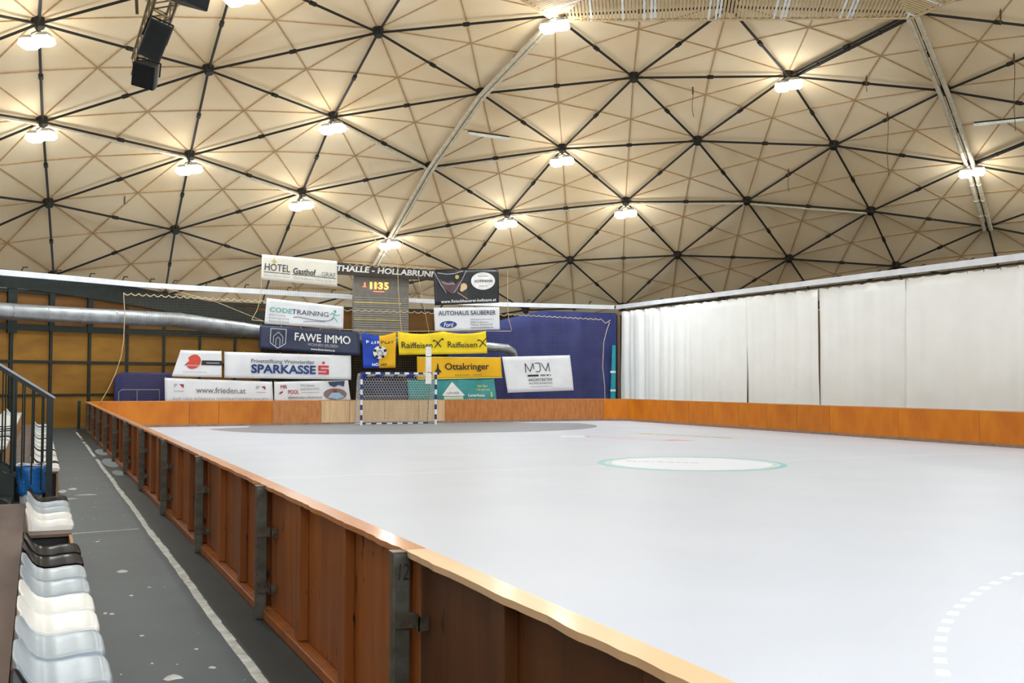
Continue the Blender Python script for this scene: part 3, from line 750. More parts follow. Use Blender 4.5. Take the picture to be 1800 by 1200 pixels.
# posts
def post(i,y,first=False):
    lb=['steel board post with a red scribble, second along the aisle' if i==1 else 'nearest steel board post, marked 12' if i==0 else ORD[i]+' steel board post along the aisle counted from the camera'][0]
    t=thing('board_post',(-XI-.12,y,-.01),lb,'post','steel posts behind the rink boards')
    xo,xi=-XI-.165,-XI-.085
    g=MB(); g.bb((xo,y-.03,-.012),(xi,y+.03,HB-.012)); obj('upright',g,M['post'],t,bevel=.006)
    g=MB(); g.bb((xo-.006,y-.036,HB-.012),(xi+.006,y+.036,HB-.004)); obj('cap_plate',g,M['clamp'],t)
    for z in ((.63,.22) if i!=0 else (.66,.2)):
        g=MB(); g.bb((xo+.01,y-.05,z-.035),(xi+.02,y-.031,z+.035)); g.bb((xi+.005,y-.13,z-.035),(xi+.012,y-.03,z+.035)); g.bb((xi+.0,y-.13,z-.035),(xi+.055,y-.118,z+.03))
        c=obj('clamp',g,M['clamp'],t)
        g=MB(); g.tube([(xi+.03,y-.14,z),(xi+.03,y-.115,z)],.016,6); g.tube([(xi-.03,y-.056,z),(xi-.03,y-.048,z)],.012,6); obj('bolt',g,M['clamp'],c)
    if i==0:
        v,f=text_geo('12',.0,.15); g=MB(); g.add([(xo+.022+p[0]*.05,y-.0312,.84+p[1]*.075) for p in v],f); obj('marking',g,M['ink'],t)
    if i==1:
        g=MB(); g.tube([(xo+.02,y-.031,.88),(xo+.03,y-.031,.91),(xo+.045,y-.031,.88),(xo+.055,y-.031,.92),(xo+.066,y-.031,.89)],.003,5); obj('marking',g,M['red_ink'],t)
for i in range(11): post(i,YB[i+1]+.005)
g=MB(); g.bb((-XI-.34,21.6,0),(-XI-.24,21.7,1.0)); tag(obj('corner_post',g,M['mullion'],base=(-XI-.3,21.65,0)),'dark green post standing at the far corner of the boards','post')

def board_seg(A,B,label,mt,group,seams=(),plinth=True,cap=True):
    """board seen from the rink: A->B along its face, inside to the left"""
    A,B=Vector((*A,0)),Vector((*B,0)); d=(B-A).normalized(); n=Vector((-d.y,d.x,0))   # n points away from the rink
    c=(A+B)/2; t=thing('rink_board',(c.x,c.y,0),label,'rink board',group)
    def bx(s0,s1,n0,n1,z0,z1,name,m,bev=0):
        g=MB(); p=[A+d*s0+n*n0,A+d*s1+n*n0,A+d*s1+n*n1,A+d*s0+n*n1]
        g.prism([(q.x,q.y,z0) for q in p],(0,0,z1-z0)); return obj(name,g,m,t)
    L=(B-A).length
    bx(.006,L-.006,.0,.025,.085,HB-.03,'facing_panel',mt)
    if cap: bx(.003,L-.003,-.006,.1,HB-.03,HB,'cap_rail',M['cap'])
    if plinth: bx(.003,L-.003,-.012,.02,0,.085,'kick_strip',M['plinth'])
    for sfrac in seams:
        bx(L*sfrac-.006,L*sfrac+.006,-.0015,.003,.09,HB-.031,'seam',M['groove'])
    for q in (.05,.35,.65,.95): bx(L*q-.04,L*q+.04,.025,.09,.02,HB-.03,'rib',M['board_out'])
    return t
YR=[-7.6,-4.3,-1.0,2.33,5.35,8.4,11.7,15.0,18.3,21.4]
nm=['rink board at the right, cut by the picture edge','rink board at right, first whole panel','rink board at right with scuffs at its foot','rink board at right, left of the scuffed one','rink board at right beyond the dark gap','rink board at right with pale seam','rink board at right before the last full panel','last rink board at right before the far corner']
for i in range(9):
    lb='side rink board number beyond the picture at right' if i<2 else ['rink board at right cut by the picture edge','lighter rink board at right under the smooth curtain','scuffed rink board at right under the torn curtain','short rink board at right beside the dark gap','rink board at right under the second curtain','rink board at right under the folded curtain, near half','long rink board at right ending in the far corner'][i-2]
    board_seg((XI,YR[i+1]),(XI,YR[i]),lb,M['board'],'rink boards along the right side',seams=(.5,) if i in (5,6,7) else ())
board_seg((10.26,22.19),(XI,21.4),'narrow corner board at the far right corner',M['board'],'rink boards at the far end')
FX=[-10.6,-7.5,-4.4,-2.46,2.74,5.8,10.26]
fl_lb=['far end board at left below the blue mat','far end board under the www banner','scuffed far end board left of the pale one','pale unvarnished far end board behind the goal','scuffed far end board right of the goal','far end board under the white architects banner']
for i in range(6):
    m=[M['board'],M['board'],M['board_mid'],M['board_pale'],M['board_mid'],M['board_mid']][i]
    board_seg((FX[i],22.19),(FX[i+1],22.19),fl_lb[i],m,'rink boards at the far end',seams=[(),(.35,),(),(.22,.5,.78),(.45,),(.45,.8)][i])
board_seg((-XI,21.35),(-10.6,22.19),'narrow corner board at the far left corner',M['board'],'rink boards at the far end')

# ------------------------------------------------------------------ goal
GY=21.0; GX=.36; HW=1.54
t=thing('handball_goal',(GX,GY,0),'blue and white striped handball goal with a white net','goal')
def striped(A,B,n,start,name):
    g=MB(); A,B=Vector(A),Vector(B)
    for k in range(n):
        g.beam(A.lerp(B,k/n),A.lerp(B,(k+1)/n),.08,.08,m=(k+start)%2,up=(0,1,0))
    obj(name,g,[M['goal_white'],M['goal_blue']],t)
for s in (-1,1): striped((GX+s*HW,GY,0),(GX+s*HW,GY,2.0),10,0,'goal_post')
striped((GX-HW-.04,GY,2.04),(GX+HW+.04,GY,2.04),16,1,'crossbar')
g=MB()
for s in (-1,1):
    x=GX+s*(HW-.02)
    g.tube([(x,GY,2.04),(x,GY+.5,2.02),(x,GY+.62,1.9),(x,GY+.95,.05),(x,GY,.03)],.02,8)
g.tube([(GX-HW,GY+.95,.04),(GX+HW,GY+.95,.04)],.022,8); g.tube([(GX-HW,GY+.55,2.0),(GX+HW,GY+.55,2.0)],.018,8)
g.tube([(GX-HW,GY+.78,1.12),(GX+HW,GY+.78,1.12)],.012,8)
obj('rear_frame',g,M['goal_steel'],t)
# ground bar
g=MB()
for k in range(14):
    g.beam((GX-HW+2*HW*k/14,GY+.9,.03),(GX-HW+2*HW*(k+1)/14,GY+.9,.03),.06,.05,m=(k)%2)
obj('ground_bar',g,[M['goal_white'],M['goal_blue']],t)
# net: hexagonal mesh on the sloping back, the top and the sides
def back_pt(u,v):   # v 0 bottom .. 1 top rear, slack in the middle
    y=GY+.93-.38*v; z=.05+1.93*v
    y+=.05*math.sin(PI*u)*math.sin(PI*v)
    return Vector((GX-HW+2*HW*u,y,z))
def cord(g,p,q,r=.0055):
    g.tube([p,q],r,4,cap=False)
g=MB(); a=.065; W_=2*HW; H_=1.97
rows=int(H_/(a*1.5)); cols=int(W_/(a*math.sqrt(3)))
for j in range(rows+1):
    for i in range(cols+1):
        cx=(i+.5*(j%2))*a*math.sqrt(3); cy=j*a*1.5
        V=[(cx+a*math.cos(math.radians(60*k+30)),cy+a*math.sin(math.radians(60*k+30))) for k in range(6)]
        for k in (0,1,2):
            p,q=V[k],V[(k+1)%6]
            if all(0<=c[0]<=W_ and 0<=c[1]<=H_ for c in (p,q)):
                cord(g,back_pt(p[0]/W_,p[1]/H_),back_pt(q[0]/W_,q[1]/H_))
for s in (-1,1):
    x=GX+s*HW
    for k in range(9):
        v=k/8; cord(g,Vector((x,GY+.03,.05+1.95*v)),back_pt(.5+s*.5,v))
    for k in range(7):
        u=k/6; cord(g,Vector((x,GY+.9*u,.05)),Vector((x,GY+.55*u,2.0)))
for k in range(31):
    x=GX-HW+W_*k/30; cord(g,Vector((x,GY,2.03)),Vector((x,GY+.28,1.93+.05*math.sin(k*1.3)))); cord(g,Vector((x,GY+.28,1.93+.05*math.sin(k*1.3))),Vector((x,GY+.55,2.0)))
for k in range(1,6):
    for m_ in range(30): cord(g,Vector((GX-HW+W_*m_/30,GY+.1*k,2.01-.06*math.sin(PI*k/6))),Vector((GX-HW+W_*(m_+1)/30,GY+.1*k,2.01-.06*math.sin(PI*k/6))))
obj('goal_net',g,M['goalnet'],t)
# draped blue cloth strips on the net top
for (u0,u1,zl) in ((.0,.09,1.72),(.2,.33,1.86),(.45,.5,1.88),(.62,.74,1.84)):
    pts=[(GX-HW+W_*u0,GY+.06,2.0),(GX-HW+W_*u1,GY+.06,2.0),(GX-HW+W_*(u1*.6+u0*.4),GY+.3,zl),(GX-HW+W_*u0,GY+.3,zl+.03)]
    g=MB(); g.prism(pts,(0,.012,0)); obj('net_binding',g,M['bluefabric'],t)
# white hanging strip
t=thing('hanging_strip',(1.3,20.7,1.6),'white padded strip hanging in front of the yellow banners','strip')
for z0,z1 in ((1.62,2.06),(2.1,2.68),(2.72,3.1)):
    g=MB(); g.bb((1.36,20.68,z0),(1.6,20.72,z1)); obj('pad',g,M['t_white'],t,bevel=.01)
g=MB(); g.tube([(1.48,20.7,3.1),(1.48,20.7,3.75),(1.3,21.6,6.2)],.006,5); obj('cord',g,M['rope'],t)

# ------------------------------------------------------------------ big ball net with ropes
NY=22.55
def net_y(x,z): return NY+.0*x+.05*math.sin(x*.8)*math.sin(z*1.3)
t=thing('ball_net',(0,NY,.9),'tall pale safety net hanging across the far end behind the goal','net')
g=MB(); cell=.1
def zt_low(x): return 4.98-.0215*(x+9.9)-.0
xs=[-9.85+cell*i for i in range(int(20.4/cell)+1)]
def tube4(P,Q,r=.0021): g.tube([P,Q],r,3,cap=False)
for x in xs:
    zt=zt_low(x)
    if -4.8<x<5.75: zt=6.45 if -4.8<x<5.75 else zt
    zs=[.95+ (zt-.95)*k/6 for k in range(7)]
    for k in range(6): tube4((x,net_y(x,zs[k]),zs[k]),(x,net_y(x,zs[k+1]),zs[k+1]))
z=.95
while z<6.5:
    if z<4.95: x0_,x1_=-9.85,10.55
    else: x0_,x1_=-4.8,5.75
    n=16
    for k in range(n):
        xa=x0_+(x1_-x0_)*k/n; xb=x0_+(x1_-x0_)*(k+1)/n
        if z<min(zt_low(xa),zt_low(xb)) or z>4.95: tube4((xa,net_y(xa,z),z),(xb,net_y(xb,z),z))
    z+=cell
tag(obj('mesh',g,M['net'],t),kind='stuff')
def scallop(pts_fn,x0,x1,n,amp):
    P=[]
    for i in range(n*6+1):
        u=i/(n*6); x=x0+(x1-x0)*u; P.append((x,NY-.03,pts_fn(x)-amp*abs(math.sin(PI*u*n))))
    return P
g=MB(); g.tube(scallop(zt_low,-9.87,-4.5,20,.08),.018,5); obj('top_rope',g,M['rope'],t)
g=MB(); g.tube(scallop(lambda x:4.62,-4.5,5.7,34,.07),.015,5); obj('top_rope',g,M['rope'],t)
g=MB(); g.tube(scallop(zt_low,5.7,10.3,18,.05)+[(10.55,NY-.03,4.35),(10.8,NY-.03,4.5)],.015,5); obj('top_rope',g,M['rope'],t)
g=MB(); g.tube(scallop(lambda x:6.5-.02*abs(x-.8),-1.3,2.6,12,.09),.014,5); obj('top_rope',g,M['rope'],t)
def sp(P,r): 
    g=MB(); g.tube(P,r,5); obj('side_rope',g,M['rope'],t)
sp([(-9.87,NY-.03,4.98),(-9.82,NY-.03,4.2),(-9.84,NY-.03,3.2),(-9.92,NY-.03,2.6),(-10.1,NY-.03,2.0),(-10.35,NY-.03,1.4),(-10.58,NY-.03,.98)],.016)
sp([(10.76,NY-.03,4.4),(10.6,NY-.03,4.0),(10.46,NY-.03,3.5),(10.4,NY-.03,2.4),(10.5,NY-.03,1.6),(10.52,NY-.03,.95)],.016)
sp([(-4.8,NY-.03,5.66),(-4.83,NY-.03,5.0),(-4.95,NY-.03,4.5),(-5.16,NY-.03,4.12)],.014)
sp([(5.73,NY-.03,6.5),(5.73,NY-.03,5.0),(5.78,NY-.03,4.4),(5.93,NY-.03,3.94)],.012)
sp([(.75,NY-.03,6.5),(.8,NY-.03,5.4),(.95,NY-.03,3.7)],.012)
sp([(-.6,NY-.03,8.0),(.2,NY-.03,7.0),(.75,NY-.03,6.5),(1.0,NY-.03,7.6)],.012)
sp([(-5.16,NY-.03,4.1),(-2,NY-.03,3.8),(.7,NY-.03,3.78),(5.9,NY-.03,3.9)],.014)

# ------------------------------------------------------------------ scoreboard and sign
SY=24.3; KS=(24.3+19.142)/(25.5+19.142)
def fx(x): return -12.73+(x+12.73)*KS
def fz(z): return 1.751+(z-1.751)*KS
_bb=MB.bb
def bbs(self,a,b,m=0): _bb(self,(fx(a[0]),a[1],fz(a[2])),(fx(b[0]),b[1],fz(b[2])),m)
MB.bb=bbs
t=thing('scoreboard',(.75,SY,3.7),'grey slatted scoreboard with amber clock digits behind the net','scoreboard')
g=MB(); g.bb((-.27,SY,3.7),(2.25,SY+.2,6.35)); obj('cabinet',g,M['sb'],t)
for k in range(26):
    z=3.78+k*.098
    if 5.35<z<6.3: continue
    g=MB(); g.bb((-.25,SY-.02,z),(2.23,SY,z+.03)); obj('slat',g,M['sb_line'],t)
for z in (4.38,5.12):
    g=MB(); g.bb((-.26,SY-.03,z),(1.9,SY-.021,z+.05)); obj('yellow_strip',g,M['sb_yellow'],t)
def txt(parent,s,x0_,x1_,z0_,z1_,yy,m,bold=0,name='lettering',shear=0):
    v,f=text_geo(s,bold,shear); g=MB(); g.add([(fx(x0_+p[0]*(x1_-x0_)),yy,fz(z0_+p[1]*(z1_-z0_))) for p in v],f); return obj(name,g,m,parent)
for s,xa,xb in (('1',.46,.55),('1',.66,.75),('3',.84,1.04),('5',1.1,1.3)): txt(t,s,xa,xb,5.75,6.05,SY-.03,M['led'],.02,'digit')
for zq in (5.82,5.95): g=MB(); g.bb((.79,SY-.03,zq),(.81,SY-.029,zq+.03)); obj('colon_dot',g,M['led'],t)
txt(t,'1',.19,.25,5.84,6.02,SY-.03,M['led_red'],.02,'digit')
g=MB(); g.bb((.12,SY-.03,5.82),(.3,SY-.029,5.84)); obj('led_bar',g,M['led_red'],t)
g=MB(); g.bb((.62,SY-.03,5.63),(1.1,SY-.029,5.66)); obj('led_bar',g,M['led_red'],t)
t=thing('name_sign',(1,SY-.2,6.4),'dark sign reading SPORTHALLE - HOLLABRUNN above the scoreboard','sign')
g=MB(); 
g.prism([(fx(-3.0),SY-.3,fz(6.33)),(fx(4.1),SY-.3,fz(6.19)),(fx(4.1),SY-.3,fz(6.66)),(fx(-3.0),SY-.3,fz(6.86))],(0,.1,0)); obj('board',g,M['sb_head'],t)
v,f=text_geo('SPORTHALLE - HOLLABRUNN',.032,.12); g=MB()
def sgx(u): return -2.15+u*5.65
g.add([(fx(sgx(p[0])),SY-.31,fz(6.46-.0185*(sgx(p[0])+2.15)+p[1]*.26)) for p in v],f); obj('lettering',g,M['t_white'],t)
MB.bb=_bb

# ------------------------------------------------------------------ banners
class Banner:
    def __init__(s,name,C,m,label,wr=.03,yoff=0,cols=28,rows=8,m2=None,sag=0.0,cat='banner'):
        # C: TL,TR,BR,BL as (x,z) on the net plane
        s.C=[Vector((c[0],c[1])) for c in C]; s.wr=wr; s.y=22.44-yoff; s.sag=sag
        s.W=(s.C[1]-s.C[0]).length; s.H=(s.C[0]-s.C[3]).length; s.seed=random.uniform(0,6)
        b=(s.C[2]+s.C[3])/2
        s.t=thing(name,(b.x,s.y,b.y),label,cat,'advertising banners at the far end' if cat=='banner' else None)
        g=MB(); vs=[s.P(i/cols,j/rows) for j in range(rows+1) for i in range(cols+1)]; w=cols+1
        fs=[(j*w+i,j*w+i+1,(j+1)*w+i+1,(j+1)*w+i) for j in range(rows) for i in range(cols)]
        g.add(vs,fs)
        if m2: g.m=[0 if (k%cols)<cols/2 else 1 for k in range(len(fs))]
        obj('cloth',g,[m,m2] if m2 else m,s.t,smooth=True,solid=.006)
        g=MB(); n=max(3,int(s.W/.6))
        for i in range(n):
            p=s.P((i+.05)/(n-.9),0.03,.012); g.tube([p,p+Vector((0,.05,.06))],.008,5)
        obj('tie',g,M['rope'],s.t)
    def P(s,u,v,off=0.0):
        top=s.C[0].lerp(s.C[1],u); bot=s.C[3].lerp(s.C[2],u); p=top.lerp(bot,v)
        sg=s.sag*math.sin(PI*((u*2)%1))*(1-v) if s.sag>0 else (-s.sag)*math.sin(PI*u)*(1-v)
        x,z=u*s.W,v*s.H
        d=s.wr*(math.sin(2.3*x+1.7*z*(1 if u<.5 else -1)+s.seed)*.5+math.sin(4.1*x-2.9*z+s.seed*2)*.3+math.sin(1.1*x+5*z+s.seed)*.3)
        return Vector((p.x,s.y+d-(off+s.wr*.9 if off else 0),p.y-sg))
    def txt(s,st,r,m,bold=0,shear=0,name='lettering',spacing=1.0,off=.026):
        v,f=text_geo(st,bold,shear,spacing); g=MB()
        g.add([s.P(r[0]+p[0]*(r[2]-r[0]),r[3]+p[1]*(r[1]-r[3]),off) for p in v],f); return obj(name,g,m,s.t)
    def polys(s,L,m,name='logo',off=.012):
        g=MB()
        for q in L:
            if len(q)>12:
                cu0=sum(a for a,_ in q)/len(q); cv0=sum(b for _,b in q)/len(q); n=len(q)
                R=[[s.P(cu0+(a-cu0)*k,cv0+(b-cv0)*k,off) for a,b in q] for k in (1,.5)]
                vs=R[0]+R[1]+[s.P(cu0,cv0,off)]
                g.add(vs,[(i,(i+1)%n,n+(i+1)%n,n+i) for i in range(n)]+[(n+i,n+(i+1)%n,2*n) for i in range(n)])
            else: g.poly([s.P(u,v,off) for u,v in q])
        return obj(name,g,m,s.t,fix=False)
    def disc(s,c,ru,rv,n=28,a0=0,a1=360):
        return [(c[0]+ru*math.cos(math.radians(a0+(a1-a0)*i/n)),c[1]+rv*math.sin(math.radians(a0+(a1-a0)*i/n))) for i in range(n if a1-a0==360 else n+1)]
    def bar(s,u0,v0,u1,v1): return [(u0,v0),(u1,v0),(u1,v1),(u0,v1)]
    def stroke(s,pts,w):
        L=[]; k=s.W/s.H
        for a,b in zip(pts,pts[1:]):
            dx,dy=(b[0]-a[0])*k,b[1]-a[1]; l=math.hypot(dx,dy) or 1; nx,ny=-dy/l*w/k,dx/l*w
            L.append([(a[0]-nx,a[1]-ny),(b[0]-nx,b[1]-ny),(b[0]+nx,b[1]+ny),(a[0]+nx,a[1]+ny)])
        return L
# hotel
B=Banner('advertising_banner',[(-4.81,6.67),(-1.81,6.55),(-1.8,5.51),(-4.84,5.68)],M['bn_cream'],'cream hotel and Gasthof board hanging topmost on the left of the net',wr=.012)
B.txt('HOTEL',(.04,.34,.37,.62),M['t_black']); B.txt('Gasthof',(.41,.42,.71,.66),M['t_black'],.015); B.txt('zum',(.725,.59,.775,.65),M['t_lgrey']); B.txt('GRAF',(.785,.48,.975,.65),M['t_grey'])
B.polys([B.bar(.03,.675,.375,.695),B.bar(.40,.675,.98,.695)],M['t_black'])
B.txt('zum goldenen Stern',(.03,.76,.37,.86),M['t_lgrey']); B.txt('2020 Hollabrunn, Wiener Straße 21',(.41,.76,.97,.87),M['t_lgrey'])
st=[]
for k in range(16):
    a=2*PI*k/16; r=.17 if k%4==0 else .1 if k%2==0 else .04; st.append((.16+r*math.cos(a)*.34,.24+r*math.sin(a)))
B.polys([st],M['t_gold'])
# codetraining
B=Banner('advertising_banner',[(-4.62,4.96),(-1.54,4.72),(-1.55,3.82),(-4.69,3.95)],M['bn_white'],'white CODE TRAINING banner with a green runner',yoff=.03,wr=.02)
B.txt('CODE',(.05,.33,.33,.52),M['t_teal'],.01); B.txt('TRAINING',(.33,.33,.80,.53),M['t_dnavy'],.005)
for k,s_ in enumerate(('EMS Training','Ernährungstraining','Personaltraining')): B.txt(s_,(.05,.60+.12*k,.05+(.2,.25,.25)[k],.68+.12*k),M['t_grey'])
B.txt('FITNESS GESUND WOHLFÜHLEN',(.37,.89,.9,.955),M['t_lgrey'],spacing=1.3)
B.polys(B.stroke([(.35,.66),(.42,.63),(.5,.66),(.6,.70),(.7,.72),(.78,.71),(.83,.66),(.86,.58)],.012)+B.stroke([(.48,.82),(.55,.78),(.65,.76),(.76,.745)],.008),M['t_dnavy'])
B.polys([B.disc((.885,.26),.016,.06)]+B.stroke([(.82,.42),(.85,.34),(.88,.4),(.92,.43),(.95,.38)],.016)+B.stroke([(.88,.4),(.86,.55),(.83,.66)],.014)+B.stroke([(.86,.52),(.9,.6),(.92,.72)],.014),M['t_teal'])
# fawe immo
B=Banner('advertising_banner',[(-4.87,3.9),(-.89,3.72),(-.84,2.75),(-4.92,2.99)],M['bn_navy'],'navy FAWE IMMO banner with a shield house logo',yoff=.06,wr=.04)
B.txt('FAWE IMMO',(.34,.22,.9,.56),M['t_white'],.06); B.txt('WOHNEN ERLEBEN',(.47,.62,.77,.74),M['t_lgrey']); B.txt('www.fawe-immo.at',(.5,.82,.74,.91),M['t_white'],.02)
B.polys(B.stroke([(.105,.72),(.105,.12),(.255,.12),(.255,.72),(.18,.94),(.105,.72)],.022)+B.stroke([(.135,.74),(.135,.44),(.18,.25),(.225,.44),(.225,.74)],.018)+B.stroke([(.16,.84),(.16,.55),(.18,.46),(.2,.55),(.2,.84)],.018),M['t_lgrey'])
# sparkasse
B=Banner('advertising_banner',[(-6.2,2.84),(-1.22,2.75),(-1.21,1.78),(-6.19,1.84)],M['bn_white'],'white Sparkasse banner with blue letters and red S',yoff=.03,wr=.04)
B.txt('Privatstiftung Weinviertler',(.2,.24,.7,.44),M['t_dnavy'],.006); B.txt('SPARKASSE',(.2,.45,.71,.8),M['t_navy'],.03)
B.polys([B.disc((.772,.33),.012,.055),B.bar(.73,.44,.815,.52),B.bar(.73,.44,.75,.66),B.bar(.73,.58,.815,.66),B.bar(.795,.58,.815,.8),B.bar(.73,.72,.815,.8)],M['t_red'])
# red disc
B=Banner('advertising_banner',[(-7.82,2.88),(-6.31,2.86),(-6.29,1.86),(-8.13,1.89)],M['bn_white'],'white slanted banner with a red disc and black bar',yoff=.03,wr=.012)
dsc=B.disc((.37,.43),.16,.275,n=40,a0=-150,a1=165)+[(.27,.4)]
B.polys([dsc],M['t_orange_red'])
B.polys([B.bar(.55,.37,1.0,.55)],M['t_black'],off=.008); B.polys([B.bar(.66,.445,.95,.48)],M['t_lgrey'],off=.014); B.polys([B.bar(.24,.545,.5,.6)],M['t_pink'],off=.014)
B.polys([[(.19,.56),(.235,.5),(.25,.53),(.2,.58)]],M['t_black'])
B.polys([B.bar(.2+.05*k,.81,.235+.05*k,.835) for k in range(10)],M['t_lgrey'])
# frieden
B=Banner('advertising_banner',[(-8.38,1.83),(-4.36,1.69),(-4.31,.88),(-8.35,.88)],M['bn_white'],'white www.frieden.at banner tucked behind the end board',yoff=0,wr=.02)
B.txt('www.frieden.at',(.28,.33,.74,.58),M['t_grey'],.01); B.txt('AUF UNS KÖNNEN GENERATIONEN BAUEN',(.065,.74,.95,.88),M['t_lgrey'],.012,spacing=1.15)
for u in (.08,.84):
    B.polys([[(u+.05,.23),(u+.09,.23),(u+.09,.4)]],M['t_dred']); B.polys([[(u,.22),(u+.04,.22),(u+.005,.38)]],M['t_lgrey'])
    B.polys([B.bar(u,.5,u+.09,.525)],M['t_lgrey'])
# mr pool
B=Banner('advertising_banner',[(-4.29,1.69),(-1.33,1.76),(-1.2,.88),(-4.28,.88)],M['bn_white'],'white MR POOL banner with an oval pool picture',yoff=0.02,wr=.03)
B.txt('MR',(.08,.16,.165,.34),M['t_dred'],.05); B.txt('POOL',(.18,.4,.32,.6),M['t_dred'],.02); B.txt('Wir bauen',(.34,.14,.53,.25),M['t_grey']); B.txt('auch Ihren Pool...',(.34,.31,.61,.42),M['t_grey']); B.txt('BERNHARD HAUMOLD',(.18,.72,.62,.82),M['t_grey'],.01)
B.polys([B.bar(.35,.52,.59,.545)],M['t_lgrey'])
B.polys([B.disc((.8,.62),.155,.26)],M['t_brown']); B.polys([[(.7,.78),(.76,.56),(.86,.56),(.92,.76),(.82,.87)]],M['t_sky'],off=.016); B.polys([B.bar(.78,.42,.83,.55)],M['t_dred'],off=.016); B.polys([[(.72,.05),(.95,.02),(.93,.28),(.86,.2),(.8,.3),(.74,.22)]],M['t_dnavy'],off=.01); B.polys([[(.06,.55),(.1,.45),(.115,.5),(.075,.6)]],M['t_dred'])
# flag
B=Banner('flag',[(-.75,3.72),(.67,3.75),(.66,2.28),(-.72,2.25)],M['bn_blue'],'blue and yellow FAIRPLAY flag with a football',yoff=.03,wr=.07,m2=M['bn_amber'],sag=-.16,cat='flag')
for k,(c,u,vv) in enumerate((('F',.1,.2),('A',.23,.2),('I',.34,.175),('R',.41,.165),('P',.53,.165),('L',.64,.18),('A',.72,.2),('Y',.82,.215))): B.txt(c,(u,vv,u+(.03 if c=='I' else .085),vv+.085),M['t_white'] if k<4 else M['t_black'],.02)
B.polys([B.disc((.5,.52),.21,.2)],M['t_white'],off=.03)
for a in (270,342,54,126,198):
    cx,cy=.5+.165*math.cos(math.radians(a)),.52+.16*math.sin(math.radians(a)); B.polys([[(cx+.055*math.cos(math.radians(a+72*i)),cy+.05*math.sin(math.radians(a+72*i))) for i in range(5)]],M['t_black'],off=.034)
B.polys(B.stroke([(.4,.5),(.47,.45),(.55,.5),(.6,.56),(.52,.62),(.44,.57),(.4,.5)],.008),M['t_black'],off=.036)
B.txt('NÖ',(.26,.84,.46,.94),M['t_white'],.03); B.txt('HV',(.54,.86,.73,.94),M['t_black'],.03)
# raiffeisen
B=Banner('advertising_banner',[(.74,3.76),(4.65,3.86),(4.71,2.92),(.8,2.8)],M['bn_yellow'],'bright yellow Raiffeisen banner with two crossed gable signs',yoff=.06,wr=.07,sag=.1)
for u in (0,.515):
    B.txt('Raiffeisen',(u+.025,.42,u+.37,.70),M['t_black'],.01)
    B.polys(B.stroke([(u+.385,.34),(u+.415,.40),(u+.47,.68)],.022)+B.stroke([(u+.485,.30),(u+.455,.40),(u+.395,.70)],.022)+B.stroke([(u+.385,.34),(u+.38,.40)],.03)+B.stroke([(u+.485,.30),(u+.492,.38)],.03),M['t_black'],off=.016)
# ottakringer
B=Banner('advertising_banner',[(1.57,2.74),(5.37,2.76),(5.43,1.88),(1.62,1.79)],M['bn_amber'],'amber Ottakringer banner under the bright yellow one',yoff=.03,wr=.03)
B.txt('Ottakringer',(.32,.28,.84,.68),M['t_black'],.015); B.txt('BRAUEREI  WIEN',(.43,.8,.75,.86),M['t_black'],spacing=1.3)
B.polys([[(.2,.68),(.215,.55),(.225,.55),(.235,.3),(.245,.3),(.252,.55),(.265,.6),(.28,.7)],B.bar(.21,.7,.25,.78)],M['t_black'])
B.polys([B.bar(0,0,1,.035),B.bar(0,.965,1,1)],M['t_lyellow'],name='hem',off=.008)
# teal
B=Banner('advertising_banner',[(1.18,1.77),(5.06,1.83),(5.22,.88),(1.25,.88)],M['bn_teal'],'green Lagerhaus banner behind the right goal post',yoff=0,wr=.018)
B.txt('Lagerhaus',(.67,.66,.86,.82),M['t_white'],.02); B.txt('Weinviertel',(.67,.87,.98,.985),M['t_white'],.02); B.txt('Seit über',(.79,.25,.91,.36),M['t_lyellow'],.01); B.txt('120 Jahren',(.77,.42,.93,.54),M['t_lyellow'],.01)
B.polys([[(.37,.72),(.5,.1),(.63,.72),(.6,.75),(.4,.75)]],M['t_white']); B.polys([B.bar(.39,.77,.61,.95)],M['t_greenwhite']); B.txt('UNSER',(.43,.56,.57,.66),M['t_grey'])
B.polys([[(.93,.8),(.94,.55),(.955,.62),(.95,.8)]],M['t_lyellow'])
# mjm
B=Banner('advertising_banner',[(5.42,2.78),(8.69,2.89),(8.89,1.34),(5.7,1.24)],M['bn_white'],'white MJM Architekten banner on the blue curtain side',yoff=.03,wr=.015)
for pts in ([(.31,.45),(.315,.2),(.375,.43),(.43,.2),(.435,.36)],[(.455,.2),(.53,.2),(.53,.4),(.51,.44),(.455,.44)],[(.55,.2),(.61,.43),(.66,.2),(.665,.45)]): B.polys(B.stroke(pts,.011),M['t_black'])
B.polys([B.bar(.33,.52,.49,.57)],M['t_black']); B.polys([B.bar(.515,.52,.59,.565)],M['t_grey']); B.polys([B.bar(.61,.525,.64,.56),B.bar(.66,.53,.675,.56)],M['t_black'])
B.txt('ARCHITEKTEN',(.33,.63,.68,.70),M['t_black'],.02,spacing=1.2); B.txt('MAURER & PARTNER',(.33,.74,.68,.79),M['t_grey'],.015,spacing=1.1); B.polys([B.bar(.35,.85,.68,.865)],M['t_lgrey'])
